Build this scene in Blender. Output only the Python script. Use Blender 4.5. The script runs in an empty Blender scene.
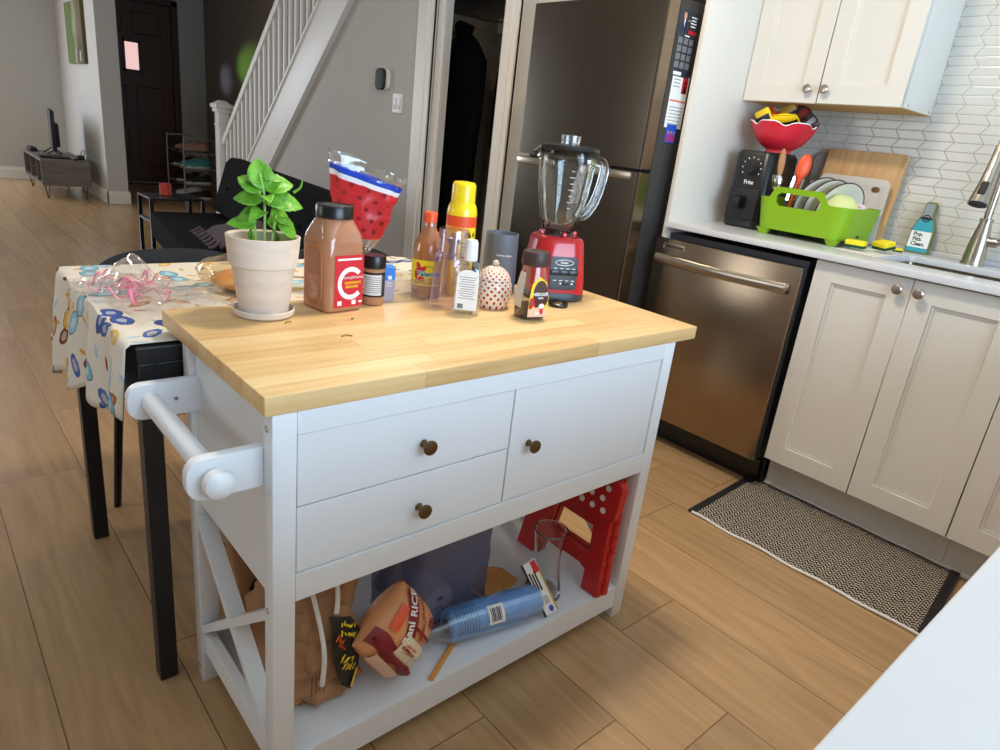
import bpy, bmesh, math, random
from mathutils import Matrix, Vector
random.seed(7)
SC = bpy.context.scene
COL = SC.collection
PI = math.pi

# ---------------------------------------------------------------- camera
YAW, PITCH, ROLL, FPX = 0.7488, -0.3406, 0.1179, 670.0
fwd = Vector((math.sin(YAW)*math.cos(PITCH), math.cos(YAW)*math.cos(PITCH), math.sin(PITCH)))
rgt = Vector((math.cos(YAW), -math.sin(YAW), 0)); upv = rgt.cross(fwd)
R2 = math.cos(ROLL)*rgt + math.sin(ROLL)*upv
U2 = -math.sin(ROLL)*rgt + math.cos(ROLL)*upv
cam = bpy.data.cameras.new('camera'); camo = bpy.data.objects.new('camera', cam); COL.objects.link(camo)
mw = Matrix.Identity(4)
for i, v in enumerate((R2, U2, -fwd)):
    for j in range(3): mw[j][i] = v[j]
mw.translation = Vector((-0.3353, -0.8186, 1.1514))
camo.matrix_world = mw
cam.sensor_width = 36; cam.lens = 36*FPX/1000; cam.clip_start = .02; cam.clip_end = 60
SC.camera = camo

# ---------------------------------------------------------------- colour, world, lights
SC.view_settings.view_transform = 'Standard'; SC.view_settings.look = 'None'
SC.view_settings.exposure = 0.12; SC.view_settings.gamma = 1.0
SC.view_settings.use_curve_mapping = False
def lin(c):
    c = c/255.0
    return c/12.92 if c <= .04045 else ((c+.055)/1.055)**2.4
def rgb(r, g, b): return (lin(r), lin(g), lin(b), 1)
W = bpy.data.worlds.new('world'); SC.world = W; W.use_nodes = True
W.node_tree.nodes['Background'].inputs[0].default_value = rgb(200, 220, 255)
W.node_tree.nodes['Background'].inputs[1].default_value = 1.0
def area(name, loc, size, sizey, power, col, look, spread=PI):
    l = bpy.data.lights.new(name, 'AREA'); l.shape = 'RECTANGLE'; l.size = size; l.size_y = sizey
    l.energy = power; l.color = col; l.spread = spread
    o = bpy.data.objects.new(name, l); COL.objects.link(o); o.location = loc
    o.rotation_euler = Vector(look).to_track_quat('-Z', 'Y').to_euler()
    return o
# daylight through the glazed patio door behind the camera, the front-room window and an unseen left-wall window
area('patio_daylight', (.50, -2.62, 1.20), 2.0, 1.8, 116, (.55, .76, 1.0), (-.03, 1, -.06))
area('front_window_daylight', (-1.0, 9.38, 1.40), 1.8, 1.4, 85, (.80, .89, 1.0), (.05, -1, -.20))
area('side_window_daylight', (-2.93, 2.3, 1.5), 1.4, 1.1, 16, (1.0, .97, .92), (1, -.05, -.12))
# ceiling lamps of the kitchen
for i, (x, y, p) in enumerate(((.95, .40, 25), (1.30, 1.8, 8))):
    area('ceiling_downlight', (x, y, 2.40), .22, .22, p, (1, .87, .70), (0, 0, -1))

# ---------------------------------------------------------------- materials
def newmat(name):
    m = bpy.data.materials.new(name); m.use_nodes = True
    return m, m.node_tree.nodes, m.node_tree.links, m.node_tree.nodes['Principled BSDF']
def mat(name, c, rough=.5, metal=0, spec=.5, bump=0, bscale=200, vary=0, vscale=8, sheen=0, emit=0, coat=0, stretch=None):
    m, N, L, P = newmat(name)
    P.inputs['Base Color'].default_value = rgb(*c); P.inputs['Roughness'].default_value = rough
    P.inputs['Metallic'].default_value = metal; P.inputs['Specular IOR Level'].default_value = spec
    if coat: P.inputs['Coat Weight'].default_value = coat; P.inputs['Coat Roughness'].default_value = .08
    if sheen: P.inputs['Sheen Weight'].default_value = sheen
    if emit:
        P.inputs['Emission Color'].default_value = rgb(*c); P.inputs['Emission Strength'].default_value = emit
    if bump or vary:
        tc = N.new('ShaderNodeTexCoord'); mp = N.new('ShaderNodeMapping'); L.new(tc.outputs['Object'], mp.inputs[0])
        if stretch: mp.inputs['Scale'].default_value = stretch
    if bump:
        n = N.new('ShaderNodeTexNoise'); n.inputs['Scale'].default_value = bscale; n.inputs['Detail'].default_value = 3
        L.new(mp.outputs[0], n.inputs['Vector'])
        b = N.new('ShaderNodeBump'); b.inputs['Strength'].default_value = bump; b.inputs['Distance'].default_value = .002
        L.new(n.outputs[0], b.inputs['Height']); L.new(b.outputs[0], P.inputs['Normal'])
    if vary:
        n = N.new('ShaderNodeTexNoise'); n.inputs['Scale'].default_value = vscale; n.inputs['Detail'].default_value = 5
        L.new(mp.outputs[0], n.inputs['Vector'])
        mr = N.new('ShaderNodeMapRange'); mr.inputs[1].default_value = .3; mr.inputs[2].default_value = .7
        mr.inputs[3].default_value = 1-vary; mr.inputs[4].default_value = 1+vary
        L.new(n.outputs[0], mr.inputs[0])
        mx = N.new('ShaderNodeVectorMath'); mx.operation = 'SCALE'; mx.inputs[0].default_value = rgb(*c)[:3]
        L.new(mr.outputs[0], mx.inputs['Scale']); L.new(mx.outputs[0], P.inputs['Base Color'])
    return m
def film(name, tint=(255, 255, 255), gloss=.05, rough=.04, edge=.34, glossc=(255, 255, 255)):
    """thin clear plastic or glass wall: see-through, more reflective at grazing angles"""
    m, N, L, P = newmat(name); N.remove(P)
    t = N.new('ShaderNodeBsdfTransparent'); t.inputs[0].default_value = rgb(*tint)
    g = N.new('ShaderNodeBsdfGlossy'); g.inputs['Roughness'].default_value = rough; g.inputs[0].default_value = rgb(*glossc)
    lw = N.new('ShaderNodeLayerWeight'); lw.inputs[0].default_value = .35
    mr = N.new('ShaderNodeMapRange'); mr.inputs[3].default_value = gloss; mr.inputs[4].default_value = edge
    L.new(lw.outputs['Facing'], mr.inputs[0])
    mx = N.new('ShaderNodeMixShader'); L.new(mr.outputs[0], mx.inputs[0])
    L.new(t.outputs[0], mx.inputs[1]); L.new(g.outputs[0], mx.inputs[2])
    L.new(mx.outputs[0], N['Material Output'].inputs[0])
    return m
def glass(name, c=(255, 255, 255), rough=0.0, ior=1.45):
    m, N, L, P = newmat(name)
    P.inputs['Base Color'].default_value = rgb(*c); P.inputs['Transmission Weight'].default_value = 1
    P.inputs['Roughness'].default_value = rough; P.inputs['IOR'].default_value = ior
    return m
class G:
    """tiny node-graph helper"""
    def __init__(s, name):
        s.m, s.N, s.L, s.P = newmat(name)
    def co(s, kind='Object'):
        return s.N.new('ShaderNodeTexCoord').outputs[kind]
    def sep(s, v):
        n = s.N.new('ShaderNodeSeparateXYZ'); s.L.new(v, n.inputs[0]); return n.outputs
    def com(s, x, y, z):
        n = s.N.new('ShaderNodeCombineXYZ')
        for i, a in enumerate((x, y, z)): s.put(a, n.inputs[i])
        return n.outputs[0]
    def put(s, a, sock):
        if isinstance(a, (int, float)): sock.default_value = a
        elif isinstance(a, tuple): sock.default_value = a
        else: s.L.new(a, sock)
    def m_(s, op, a, b=0, c=0):
        n = s.N.new('ShaderNodeMath'); n.operation = op
        s.put(a, n.inputs[0]); s.put(b, n.inputs[1])
        if len(n.inputs) > 2: s.put(c, n.inputs[2])
        return n.outputs[0]
    def noise(s, v, scale, detail=4, rough=.55, out=0):
        n = s.N.new('ShaderNodeTexNoise'); s.L.new(v, n.inputs['Vector'])
        n.inputs['Scale'].default_value = scale; n.inputs['Detail'].default_value = detail; n.inputs['Roughness'].default_value = rough
        return n.outputs[out]
    def white(s, v):
        n = s.N.new('ShaderNodeTexWhiteNoise'); s.L.new(v, n.inputs['Vector']); return n.outputs
    def ramp(s, f, stops, const=False):
        n = s.N.new('ShaderNodeValToRGB'); e = n.color_ramp.elements
        if const: n.color_ramp.interpolation = 'CONSTANT'
        while len(e) < len(stops): e.new(.5)
        for i, (p, c) in enumerate(stops): e[i].position = p; e[i].color = rgb(*c)
        s.put(f, n.inputs[0]); return n.outputs[0]
    def mix(s, f, a, b, mode='MIX'):
        n = s.N.new('ShaderNodeMix'); n.data_type = 'RGBA'; n.blend_type = mode
        s.put(f, n.inputs[0]); s.put(a, n.inputs[6]); s.put(b, n.inputs[7]); return n.outputs[2]
    def rng(s, f, a, b, c, d):
        n = s.N.new('ShaderNodeMapRange'); s.put(f, n.inputs[0])
        for i, v in enumerate((a, b, c, d)): n.inputs[i+1].default_value = v
        return n.outputs[0]
    def bump(s, h, st=.3, dist=.002):
        n = s.N.new('ShaderNodeBump'); n.inputs['Strength'].default_value = st; n.inputs['Distance'].default_value = dist
        s.L.new(h, n.inputs['Height']); s.L.new(n.outputs[0], s.P.inputs['Normal'])
    def base(s, c): s.put(c, s.P.inputs['Base Color'])
    def set(s, **k):
        for a, v in k.items(): s.P.inputs[a.replace('_', ' ')].default_value = v
        return s.m

def floor_mat():
    g = G('oak_planks'); v = g.co(); x, y, z = g.sep(v)
    xi = g.m_('DIVIDE', g.m_('ADD', x, .009), .2285); i = g.m_('FLOOR', xi); fx = g.m_('FRACT', xi)
    r = g.white(g.com(i, 3.3, 0))[0]
    yj = g.m_('ADD', g.m_('DIVIDE', y, 1.45), g.m_('MULTIPLY', r, 5.0)); j = g.m_('FLOOR', yj); fy = g.m_('FRACT', yj)
    rnd = g.white(g.com(i, j, 1.7))
    sx = g.m_('MULTIPLY', g.m_('MINIMUM', fx, g.m_('SUBTRACT', 1, fx)), .2285)
    sy = g.m_('MULTIPLY', g.m_('MINIMUM', fy, g.m_('SUBTRACT', 1, fy)), 1.45)
    seam = g.m_('LESS_THAN', g.m_('MINIMUM', sx, sy), .0013)
    gv = g.com(g.m_('ADD', g.m_('MULTIPLY', x, 26), g.m_('MULTIPLY', rnd[0], 50)), g.m_('MULTIPLY', y, 1.6), g.m_('MULTIPLY', i, 7.1))
    n1 = g.noise(gv, 1.0, 6, .6)
    cath = g.com(g.m_('ADD', g.m_('MULTIPLY', x, 5), g.m_('MULTIPLY', rnd[0], 30)), g.m_('MULTIPLY', y, .55), j)
    n2 = g.noise(cath, 1.3, 3, .5)
    rings = g.m_('FRACT', g.m_('MULTIPLY', n2, 11))
    rings = g.m_('ABSOLUTE', g.m_('SUBTRACT', rings, .5))
    fine = g.noise(g.com(g.m_('MULTIPLY', x, 230), g.m_('MULTIPLY', y, 7), 0), 1.0, 2)
    t = g.m_('ADD', g.m_('MULTIPLY', n1, .55), g.m_('MULTIPLY', rings, .24)); t = g.m_('ADD', t, g.m_('MULTIPLY', fine, .22))
    c = g.ramp(t, [(.20, (154, 121, 84)), (.48, (180, 144, 103)), (.82, (200, 166, 124))])
    tone = g.rng(rnd[0], 0, 1, .90, 1.08)
    sc = g.N.new('ShaderNodeVectorMath'); sc.operation = 'SCALE'; g.L.new(c, sc.inputs[0]); g.L.new(tone, sc.inputs['Scale'])
    g.base(g.mix(seam, sc.outputs[0], rgb(112, 82, 54)))
    g.bump(g.m_('SUBTRACT', g.m_('MULTIPLY', t, .25), seam), .25, .0015)
    return g.set(Roughness=.27, Specular_IOR_Level=.5)
def butcher_mat():
    g = G('butcher_block'); v = g.co(); x, y, z = g.sep(v)
    k = g.m_('FLOOR', g.m_('DIVIDE', y, .038)); kz = g.m_('FLOOR', g.m_('DIVIDE', z, .5))
    r = g.white(g.com(k, kz, 2))[0]
    xs = g.m_('ADD', g.m_('DIVIDE', x, .42), g.m_('MULTIPLY', r, 9)); j = g.m_('FLOOR', xs)
    rnd = g.white(g.com(k, j, 5))[0]
    n = g.noise(g.com(g.m_('ADD', g.m_('MULTIPLY', x, 6), g.m_('MULTIPLY', rnd, 40)), g.m_('MULTIPLY', y, 95), g.m_('MULTIPLY', z, 95)), 1, 5, .6)
    t = g.m_('ADD', g.m_('MULTIPLY', n, .7), g.m_('MULTIPLY', rnd, .34))
    c = g.ramp(t, [(.2, (204, 160, 102)), (.5, (226, 188, 130)), (.85, (238, 208, 156))])
    fx = g.m_('FRACT', xs); e = g.m_('LESS_THAN', g.m_('MINIMUM', fx, g.m_('SUBTRACT', 1, fx)), .0018)
    g.base(g.mix(g.m_('MULTIPLY', e, .35), c, rgb(140, 95, 50)))
    return g.set(Roughness=.38, Specular_IOR_Level=.4)
def tile_mat():
    g = G('picket_tiles'); v = g.co(); x, y, z = g.sep(v)
    h, w, a = .032, .094, .024
    zr = g.m_('DIVIDE', z, h); fz = g.m_('FRACT', zr)
    tri = g.m_('PINGPONG', zr, 1.0)
    u = g.m_('FRACT', g.m_('DIVIDE', g.m_('ADD', y, g.m_('MULTIPLY', tri, a)), w))
    du = g.m_('MULTIPLY', g.m_('MINIMUM', u, g.m_('SUBTRACT', 1, u)), w*.8)
    dz = g.m_('MULTIPLY', g.m_('MINIMUM', fz, g.m_('SUBTRACT', 1, fz)), h)
    d = g.m_('MINIMUM', du, dz)
    gr = g.m_('LESS_THAN', d, .0010)
    g.base(g.mix(gr, rgb(212, 207, 196), rgb(166, 158, 144)))
    g.bump(g.rng(d, 0, .004, 0, 1), .35, .002)
    return g.set(Roughness=.22)
def rug_mat():
    g = G('woven_rug'); v = g.co(); x, y, z = g.sep(v)
    zig = g.m_('MULTIPLY', g.m_('PINGPONG', y, .011), 1.1)
    s = g.m_('FRACT', g.m_('DIVIDE', g.m_('ADD', x, zig), .016))
    n = g.noise(v, 260, 2)
    f = g.m_('GREATER_THAN', g.m_('ADD', s, g.m_('MULTIPLY', g.m_('SUBTRACT', n, .5), .9)), .50)
    wide = g.m_('GREATER_THAN', g.m_('FRACT', g.m_('DIVIDE', y, .0065)), .22)
    f = g.m_('MULTIPLY', f, wide)
    g.base(g.mix(f, rgb(30, 29, 30), rgb(196, 184, 166)))
    g.bump(g.m_('ADD', s, n), .8, .004)
    return g.set(Roughness=.95, Specular_IOR_Level=.1)
def cloth_mat():
    g = G('printed_tablecloth'); uv = g.co('UV')
    def motif(scale, off, gap, aspect, rad, mirrored):
        mp = g.N.new('ShaderNodeMapping'); g.L.new(uv, mp.inputs[0]); mp.inputs['Location'].default_value = off
        vo = g.N.new('ShaderNodeTexVoronoi'); vo.voronoi_dimensions = '2D'; vo.inputs['Scale'].default_value = scale; vo.inputs['Randomness'].default_value = .75
        g.L.new(mp.outputs[0], vo.inputs['Vector'])
        sc = g.N.new('ShaderNodeVectorMath'); sc.operation = 'SUBTRACT'
        g.L.new(mp.outputs[0], sc.inputs[0]); g.L.new(vo.outputs['Position'], sc.inputs[1])
        wn = g.white(vo.outputs['Position'])
        rot = g.N.new('ShaderNodeVectorRotate'); rot.rotation_type = 'Z_AXIS'
        g.L.new(sc.outputs[0], rot.inputs['Vector']); g.L.new(g.m_('MULTIPLY', wn[0], 6.28), rot.inputs['Angle'])
        dx, dy, _ = g.sep(rot.outputs[0])
        ax = g.m_('SUBTRACT', g.m_('ABSOLUTE', dx), gap) if mirrored else dx
        ex = g.m_('DIVIDE', ax, rad); ey = g.m_('DIVIDE', dy, rad*aspect)
        d = g.m_('SQRT', g.m_('ADD', g.m_('MULTIPLY', ex, ex), g.m_('MULTIPLY', ey, ey)))
        n = g.noise(uv, 60, 2)
        return g.m_('ADD', d, g.m_('MULTIPLY', g.m_('SUBTRACT', n, .5), .5)), g.white(vo.outputs['Color'])[0], vo.outputs['Color']
    base = rgb(226, 218, 202)
    d3, r3, c3 = motif(13, (3.1, 1.2, 0), .0, .35, .016, False)
    col3 = g.ramp(g.sep(c3)[0], [(0, (132, 62, 44)), (.35, (168, 196, 214)), (.7, (214, 160, 70))], True)
    c = g.mix(g.m_('LESS_THAN', d3, .9), base, col3)
    d2, r2, c2 = motif(9, (.4, 2.2, 0), .0, .5, .028, False)
    col2 = g.ramp(g.sep(c2)[1], [(0, (176, 112, 66)), (.25, (74, 104, 168)), (.5, (219, 180, 96)), (.75, (120, 66, 48))], True)
    c = g.mix(g.m_('LESS_THAN', d2, 1.0), c, col2)
    c = g.mix(g.m_('LESS_THAN', d2, .55), c, g.mix(.5, col2, rgb(240, 220, 190)))
    d1, r1, c1 = motif(6.2, (0, 0, 0), .030, .62, .030, True)
    col1 = g.ramp(g.sep(c1)[0], [(0, (62, 92, 164)), (.22, (122, 182, 206)), (.5, (92, 156, 190)), (.66, (226, 178, 88)), (.8, (52, 84, 150)), (.9, (150, 196, 216))], True)
    c = g.mix(g.m_('LESS_THAN', d1, 1.08), c, rgb(88, 70, 66))
    c = g.mix(g.m_('LESS_THAN', d1, .98), c, col1)
    c = g.mix(g.m_('LESS_THAN', d1, .45), c, g.mix(.45, col1, rgb(244, 236, 220)))
    g.base(c)
    return g.set(Roughness=.8, Specular_IOR_Level=.2)
def stain_mat(name, c, c2, rough=.3, aniso=.6):
    g = G(name); v = g.co(); x, y, z = g.sep(v)
    n = g.noise(g.com(g.m_('MULTIPLY', x, 2), g.m_('MULTIPLY', y, 2), g.m_('MULTIPLY', z, 400)), 1, 3)
    g.base(g.mix(g.rng(n, .35, .65, 0, 1), rgb(*c), rgb(*c2)))
    g.bump(n, .012, .0006)
    return g.set(Roughness=rough, Metallic=1.0)
def grain_mat(name, c1, c2, axis, rough=.5, k=40, long=3):
    g = G(name); v = g.co(); s = list(g.sep(v))
    o = [g.m_('MULTIPLY', s[i], long if i == axis else k) for i in range(3)]
    n = g.noise(g.com(*o), 1, 5, .6)
    g.base(g.ramp(n, [(.3, c1), (.7, c2)])); return g.set(Roughness=rough)

M = dict(
 floor=floor_mat(), butcher=butcher_mat(), tile=tile_mat(), rug=rug_mat(), cloth=cloth_mat(),
 wall=mat('painted_wall', (196, 192, 184), .75, bump=.05, bscale=90),
 hallwall=mat('hall_wall', (150, 142, 132), .75, bump=.05, bscale=90),
 ceil=mat('ceiling_paint', (236, 234, 228), .9),
 trim=mat('trim_paint', (236, 232, 223), .4),
 white=mat('white_lacquer', (232, 234, 236), .32),
 cab=mat('cabinet_paint', (219, 213, 202), .35),
 quartz=mat('white_quartz', (210, 210, 210), .25, vary=.03, vscale=6),
 fridge=stain_mat('dark_stainless', (86, 79, 69), (91, 84, 74), .30),
 fridgeside=mat('fridge_side', (62, 60, 58), .45, metal=.3),
 steel=stain_mat('brushed_steel', (150, 134, 114), (160, 144, 124), .26),
 nickel=mat('brushed_nickel', (178, 168, 154), .28, metal=1),
 bronze=mat('antique_bronze', (112, 92, 66), .3, metal=1),
 chrome=mat('chrome', (220, 220, 222), .08, metal=1),
 black=mat('black_gloss', (14, 14, 15), .3), blackm=mat('black_matte', (22, 22, 24), .6),
 blackwood=mat('black_wood', (18, 18, 20), .42), blackmetal=mat('black_metal', (28, 30, 36), .35, metal=.4),
 fabric=mat('black_fabric', (15, 16, 18), .95, bump=.3, bscale=300, spec=.1),
 terracotta=mat('whitewashed_clay', (220, 202, 184), .85, vary=.09, vscale=12, bump=.15, bscale=120, stretch=(1, 1, 4)),
 soil=mat('potting_soil', (60, 46, 36), 1, bump=.8, bscale=120),
 leaf=mat('basil_leaf', (108, 168, 44), .42, vary=.22, vscale=45, bump=.6, bscale=110), stem=mat('basil_stem', (150, 190, 90), .6),
 red=mat('red_gloss', (196, 22, 26), .25, coat=.3), redp=mat('red_plastic', (190, 30, 24), .4),
 darkgrey=mat('dark_grey_plastic', (52, 54, 60), .4), grey=mat('grey_plastic', (104, 110, 118), .42),
 orange=mat('orange_plastic', (235, 84, 30), .4), yellow=mat('yellow_paint', (250, 214, 10), .3, coat=.3),
 yellab=mat('yellow_label', (248, 214, 20), .5), redlab=mat('red_label', (208, 32, 48), .5), whitelab=mat('white_label', (240, 238, 234), .55),
 greenlab=mat('green_lettering', (24, 120, 84), .5), blacklab=mat('black_print', (24, 22, 22), .5), blue=mat('blue_print', (30, 80, 190), .5),
 brownlab=mat('brown_print', (70, 28, 18), .45), pinklab=mat('peach_print', (238, 196, 166), .5), gold=mat('gold_print', (200, 160, 70), .4),
 cinnamon=mat('cinnamon_powder', (176, 116, 76), .7, vary=.06, vscale=20), spice=mat('spice_powder', (178, 124, 88), .8),
 sauce=mat('hot_sauce', (122, 36, 14), .25), saucetop=mat('sauce_film', (178, 106, 40), .3),
 coffee=mat('coffee_granules', (64, 34, 22), .9, bump=.8, bscale=400), coffeew=mat('jar_back_label', (222, 222, 218), .5),
 browncap=mat('brown_cap', (66, 44, 42), .45),
 glass=glass('clear_glass', (250, 253, 252)), film=film('clear_plastic'), filmp=film('violet_tinted_plastic', (250, 247, 253), .06, .06, .45, (236, 228, 255)),
 filmtray=film('tray_plastic', (250, 250, 250), .16, .08, .7), filmw=film('wrap_film', (252, 252, 252), .10, .10, .5), liquid=film('clear_gel_bottle', (250, 252, 252), .09, .05, .62),
 filmamb=film('amber_cup', (255, 244, 220), .08, .08, .5), filmgrey=film('smoky_film', (214, 218, 230), .14, .18, .6),
 kraft=mat('kraft_paper', (172, 128, 90), .8, bump=.35, bscale=24, vary=.07, vscale=5), rope=mat('white_rope', (232, 228, 222), .9, bump=.5, bscale=300),
 ricebag=mat('rice_bag', (232, 158, 104), .45, vary=.03), maroon=mat('maroon_print', (140, 34, 36), .5), cream=mat('cream_print', (236, 222, 186), .55),
 lime=mat('lime_plastic', (134, 176, 20), .38), limep=mat('pale_green', (214, 220, 150), .4), pinkp=mat('pale_pink', (226, 196, 196), .4), bluep=mat('pale_blue', (170, 206, 212), .4),
 plate=mat('glazed_plate', (226, 220, 206), .2), wood=grain_mat('board_wood', (192, 146, 94), (216, 174, 120), 2, .5), woodsp=mat('spoon_wood', (170, 124, 78), .6),
 taupe=mat('taupe_board', (168, 158, 148), .5), beige=mat('beige_board', (204, 196, 184), .45),
 bowl=mat('coral_red_bowl', (222, 40, 58), .35), sponge=mat('yellow_sponge', (240, 218, 40), .95, bump=.8, bscale=300), scour=mat('green_scourer', (30, 70, 44), 1, bump=.8, bscale=300),
 teal=mat('teal_print', (52, 160, 176), .6), silver=mat('silver_grey_print', (140, 146, 152), .5), olive=mat('olive_edge', (120, 122, 66), .9),
 crepe=mat('blue_towel_roll', (104, 172, 238), .9, bump=.6, bscale=200, vary=.12, vscale=40), swat=mat('amber_plastic', (226, 158, 84), .5),
 darkbag=film('dark_bin_liner', (70, 72, 96), .20, .22, .5), paperroll=mat('white_paper_roll', (214, 214, 218), .8),
 maple=mat('light_wood_stick', (226, 178, 104), .6), pinkr=mat('pink_ribbon', (240, 130, 160), .4), bread=mat('toasted_bread', (206, 150, 70), .8, vary=.2, vscale=20),
 polka=None, redprint=mat('red_wrapper', (206, 42, 48), .32, bump=.5, bscale=18), bluestripe=mat('blue_band', (24, 70, 190), .35), whitestripe=mat('white_band', (238, 236, 236), .35),
 dwood=mat('dark_wood_door', (74, 40, 27), .4, vary=.12, vscale=6, stretch=(6, 6, 1)), tvwood=grain_mat('grey_walnut', (92, 82, 74), (122, 110, 100), 0, .5, 30, 3),
 screen=mat('tv_screen', (60, 62, 60), .25), candle=mat('red_candle_glass', (196, 70, 56), .3), knit=mat('grey_brown_knit', (92, 80, 84), .95, bump=1, bscale=120),
 stripe=None, shoew=mat('pale_shoe', (190, 180, 170), .7), shoet=mat('teal_shoe', (60, 130, 130), .7), shoeb=mat('black_shoe', (18, 18, 20), .8), shoebr=mat('tan_shoe', (140, 104, 80), .7),
 rackm=mat('rack_metal', (128, 126, 120), .4, metal=.3), skin=mat('print_skin', (204, 150, 124), .6), navy=mat('navy_print', (34, 40, 70), .6),
 lit=mat('lit_pane', (238, 196, 190), .5, emit=.9), greyprint=mat('grey_print', (120, 120, 120), .6),
)
def polka_mat():
    g = G('dotted_ceramic'); uv = g.co('UV'); u, v, _ = g.sep(uv)
    x, y, z = g.sep(g.co()); u = g.m_('DIVIDE', g.m_('ARCTAN2', y, x), 6.2832)
    rr = g.m_('SQRT', g.m_('ADD', g.m_('MULTIPLY', x, x), g.m_('MULTIPLY', y, y)))
    v = g.m_('SUBTRACT', z, g.m_('MULTIPLY', rr, .8))
    a = g.m_('MULTIPLY', u, 16); b = g.m_('MULTIPLY', v, 62)
    p = g.m_('FRACT', g.m_('ADD', a, b)); q = g.m_('FRACT', g.m_('SUBTRACT', a, b))
    p = g.m_('SUBTRACT', p, .5); q = g.m_('SUBTRACT', q, .5)
    d = g.m_('SQRT', g.m_('ADD', g.m_('MULTIPLY', p, p), g.m_('MULTIPLY', q, q)))
    g.base(g.mix(g.m_('LESS_THAN', d, .27), rgb(232, 220, 200), rgb(186, 40, 40))); return g.set(Roughness=.2)
def stripe_mat():
    g = G('striped_knit'); x, y, z = g.sep(g.co())
    f = g.m_('FRACT', g.m_('MULTIPLY', g.m_('ADD', x, g.m_('MULTIPLY', y, .4)), 14))
    g.base(g.ramp(f, [(0, (70, 60, 58)), (.35, (168, 148, 126)), (.6, (44, 38, 40)), (.8, (186, 170, 150))], True)); return g.set(Roughness=.95)
M['polka'] = polka_mat(); M['stripe'] = stripe_mat()

# ---------------------------------------------------------------- mesh helpers
def Tm(loc=(0, 0, 0), rot=(0, 0, 0), sc=(1, 1, 1)):
    from mathutils import Euler
    return Matrix.LocRotScale(Vector(loc), Euler(rot), Vector(sc))
def T(bm, loc=(0, 0, 0), rot=(0, 0, 0), sc=(1, 1, 1)):
    bmesh.ops.transform(bm, matrix=Tm(loc, rot, sc), verts=bm.verts); return bm
def J(*bms):
    out = bmesh.new()
    for b in bms:
        me = bpy.data.meshes.new('tmp'); b.to_mesh(me); b.free(); out.from_mesh(me); bpy.data.meshes.remove(me)
    return out
def cp(bm): return bm.copy()
def box(x0, x1, y0, y1, z0, z1, bev=0, seg=2):
    bm = bmesh.new(); bmesh.ops.create_cube(bm, size=1)
    for v in bm.verts:
        v.co = Vector((x0+(v.co.x+.5)*(x1-x0), y0+(v.co.y+.5)*(y1-y0), z0+(v.co.z+.5)*(z1-z0)))
    if bev: bmesh.ops.bevel(bm, geom=list(bm.edges), offset=bev, segments=seg, affect='EDGES', profile=.5)
    return bm
def loft(rings, cap0=True, cap1=True, uv=False):
    bm = bmesh.new(); vr = [[bm.verts.new(p) for p in r] for r in rings]; n = len(rings[0])
    lay = bm.loops.layers.uv.new('UVMap') if uv else None
    for a in range(len(vr)-1):
        for k in range(n):
            f = bm.faces.new((vr[a][k], vr[a][(k+1) % n], vr[a+1][(k+1) % n], vr[a+1][k]))
            if uv:
                for l, (kk, aa) in zip(f.loops, ((k, a), (k+1, a), (k+1, a+1), (k, a+1))): l[lay].uv = (kk/n, aa/(len(vr)-1))
    if cap0: bm.faces.new(list(reversed(vr[0])))
    if cap1: bm.faces.new(vr[-1])
    return bm
def circ(r, z, n=32, cx=0, cy=0, ry=None):
    ry = r if ry is None else ry
    return [(cx+r*math.cos(2*PI*k/n), cy+ry*math.sin(2*PI*k/n), z) for k in range(n)]
def lathe(prof, n=32, cap0=True, cap1=True, uv=False): return loft([circ(max(r, 1e-4), z, n) for r, z in prof], cap0, cap1, uv)
def sq(w, d, z, r, n=6, cx=0, cy=0):
    """rounded rectangle ring"""
    r = min(r, w/2-1e-4, d/2-1e-4); out = []
    for q, (sx, sy) in enumerate(((1, 1), (-1, 1), (-1, -1), (1, -1))):
        for k in range(n+1):
            a = q*PI/2+k/n*PI/2
            out.append((cx+sx*(w/2-r)+r*math.cos(a), cy+sy*(d/2-r)+r*math.sin(a), z))
    return out
def spline(pts, m=6):
    P = [Vector(p) for p in pts]; out = []
    for i in range(len(P)-1):
        p0, p1, p2, p3 = P[max(i-1, 0)], P[i], P[i+1], P[min(i+2, len(P)-1)]
        for k in range(m):
            t = k/m
            out.append(.5*((2*p1)+(-p0+p2)*t+(2*p0-5*p1+4*p2-p3)*t*t+(-p0+3*p1-3*p2+p3)*t**3))
    out.append(P[-1]); return out
def tube(pts, r, n=8, m=0, caps=True, flat=1.0):
    P = spline(pts, m) if m else [Vector(p) for p in pts]
    rs = r if isinstance(r, (list, tuple)) else None
    rings = []; prev = None
    for i, p in enumerate(P):
        t = (P[min(i+1, len(P)-1)]-P[max(i-1, 0)]).normalized()
        if prev is None:
            a = Vector((0, 0, 1)) if abs(t.z) < .9 else Vector((1, 0, 0))
            u = t.cross(a).normalized()
        else:
            u = (prev-t*prev.dot(t)).normalized()
        prev = u; w = t.cross(u)
        if rs:
            f = i/(len(P)-1)*(len(rs)-1); k = min(int(f), len(rs)-2); rr = rs[k]+(rs[k+1]-rs[k])*(f-k)
        else: rr = r
        rings.append([tuple(p+u*rr*math.cos(2*PI*k/n)+w*rr*flat*math.sin(2*PI*k/n)) for k in range(n)])
    return loft(rings, caps, caps)
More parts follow.
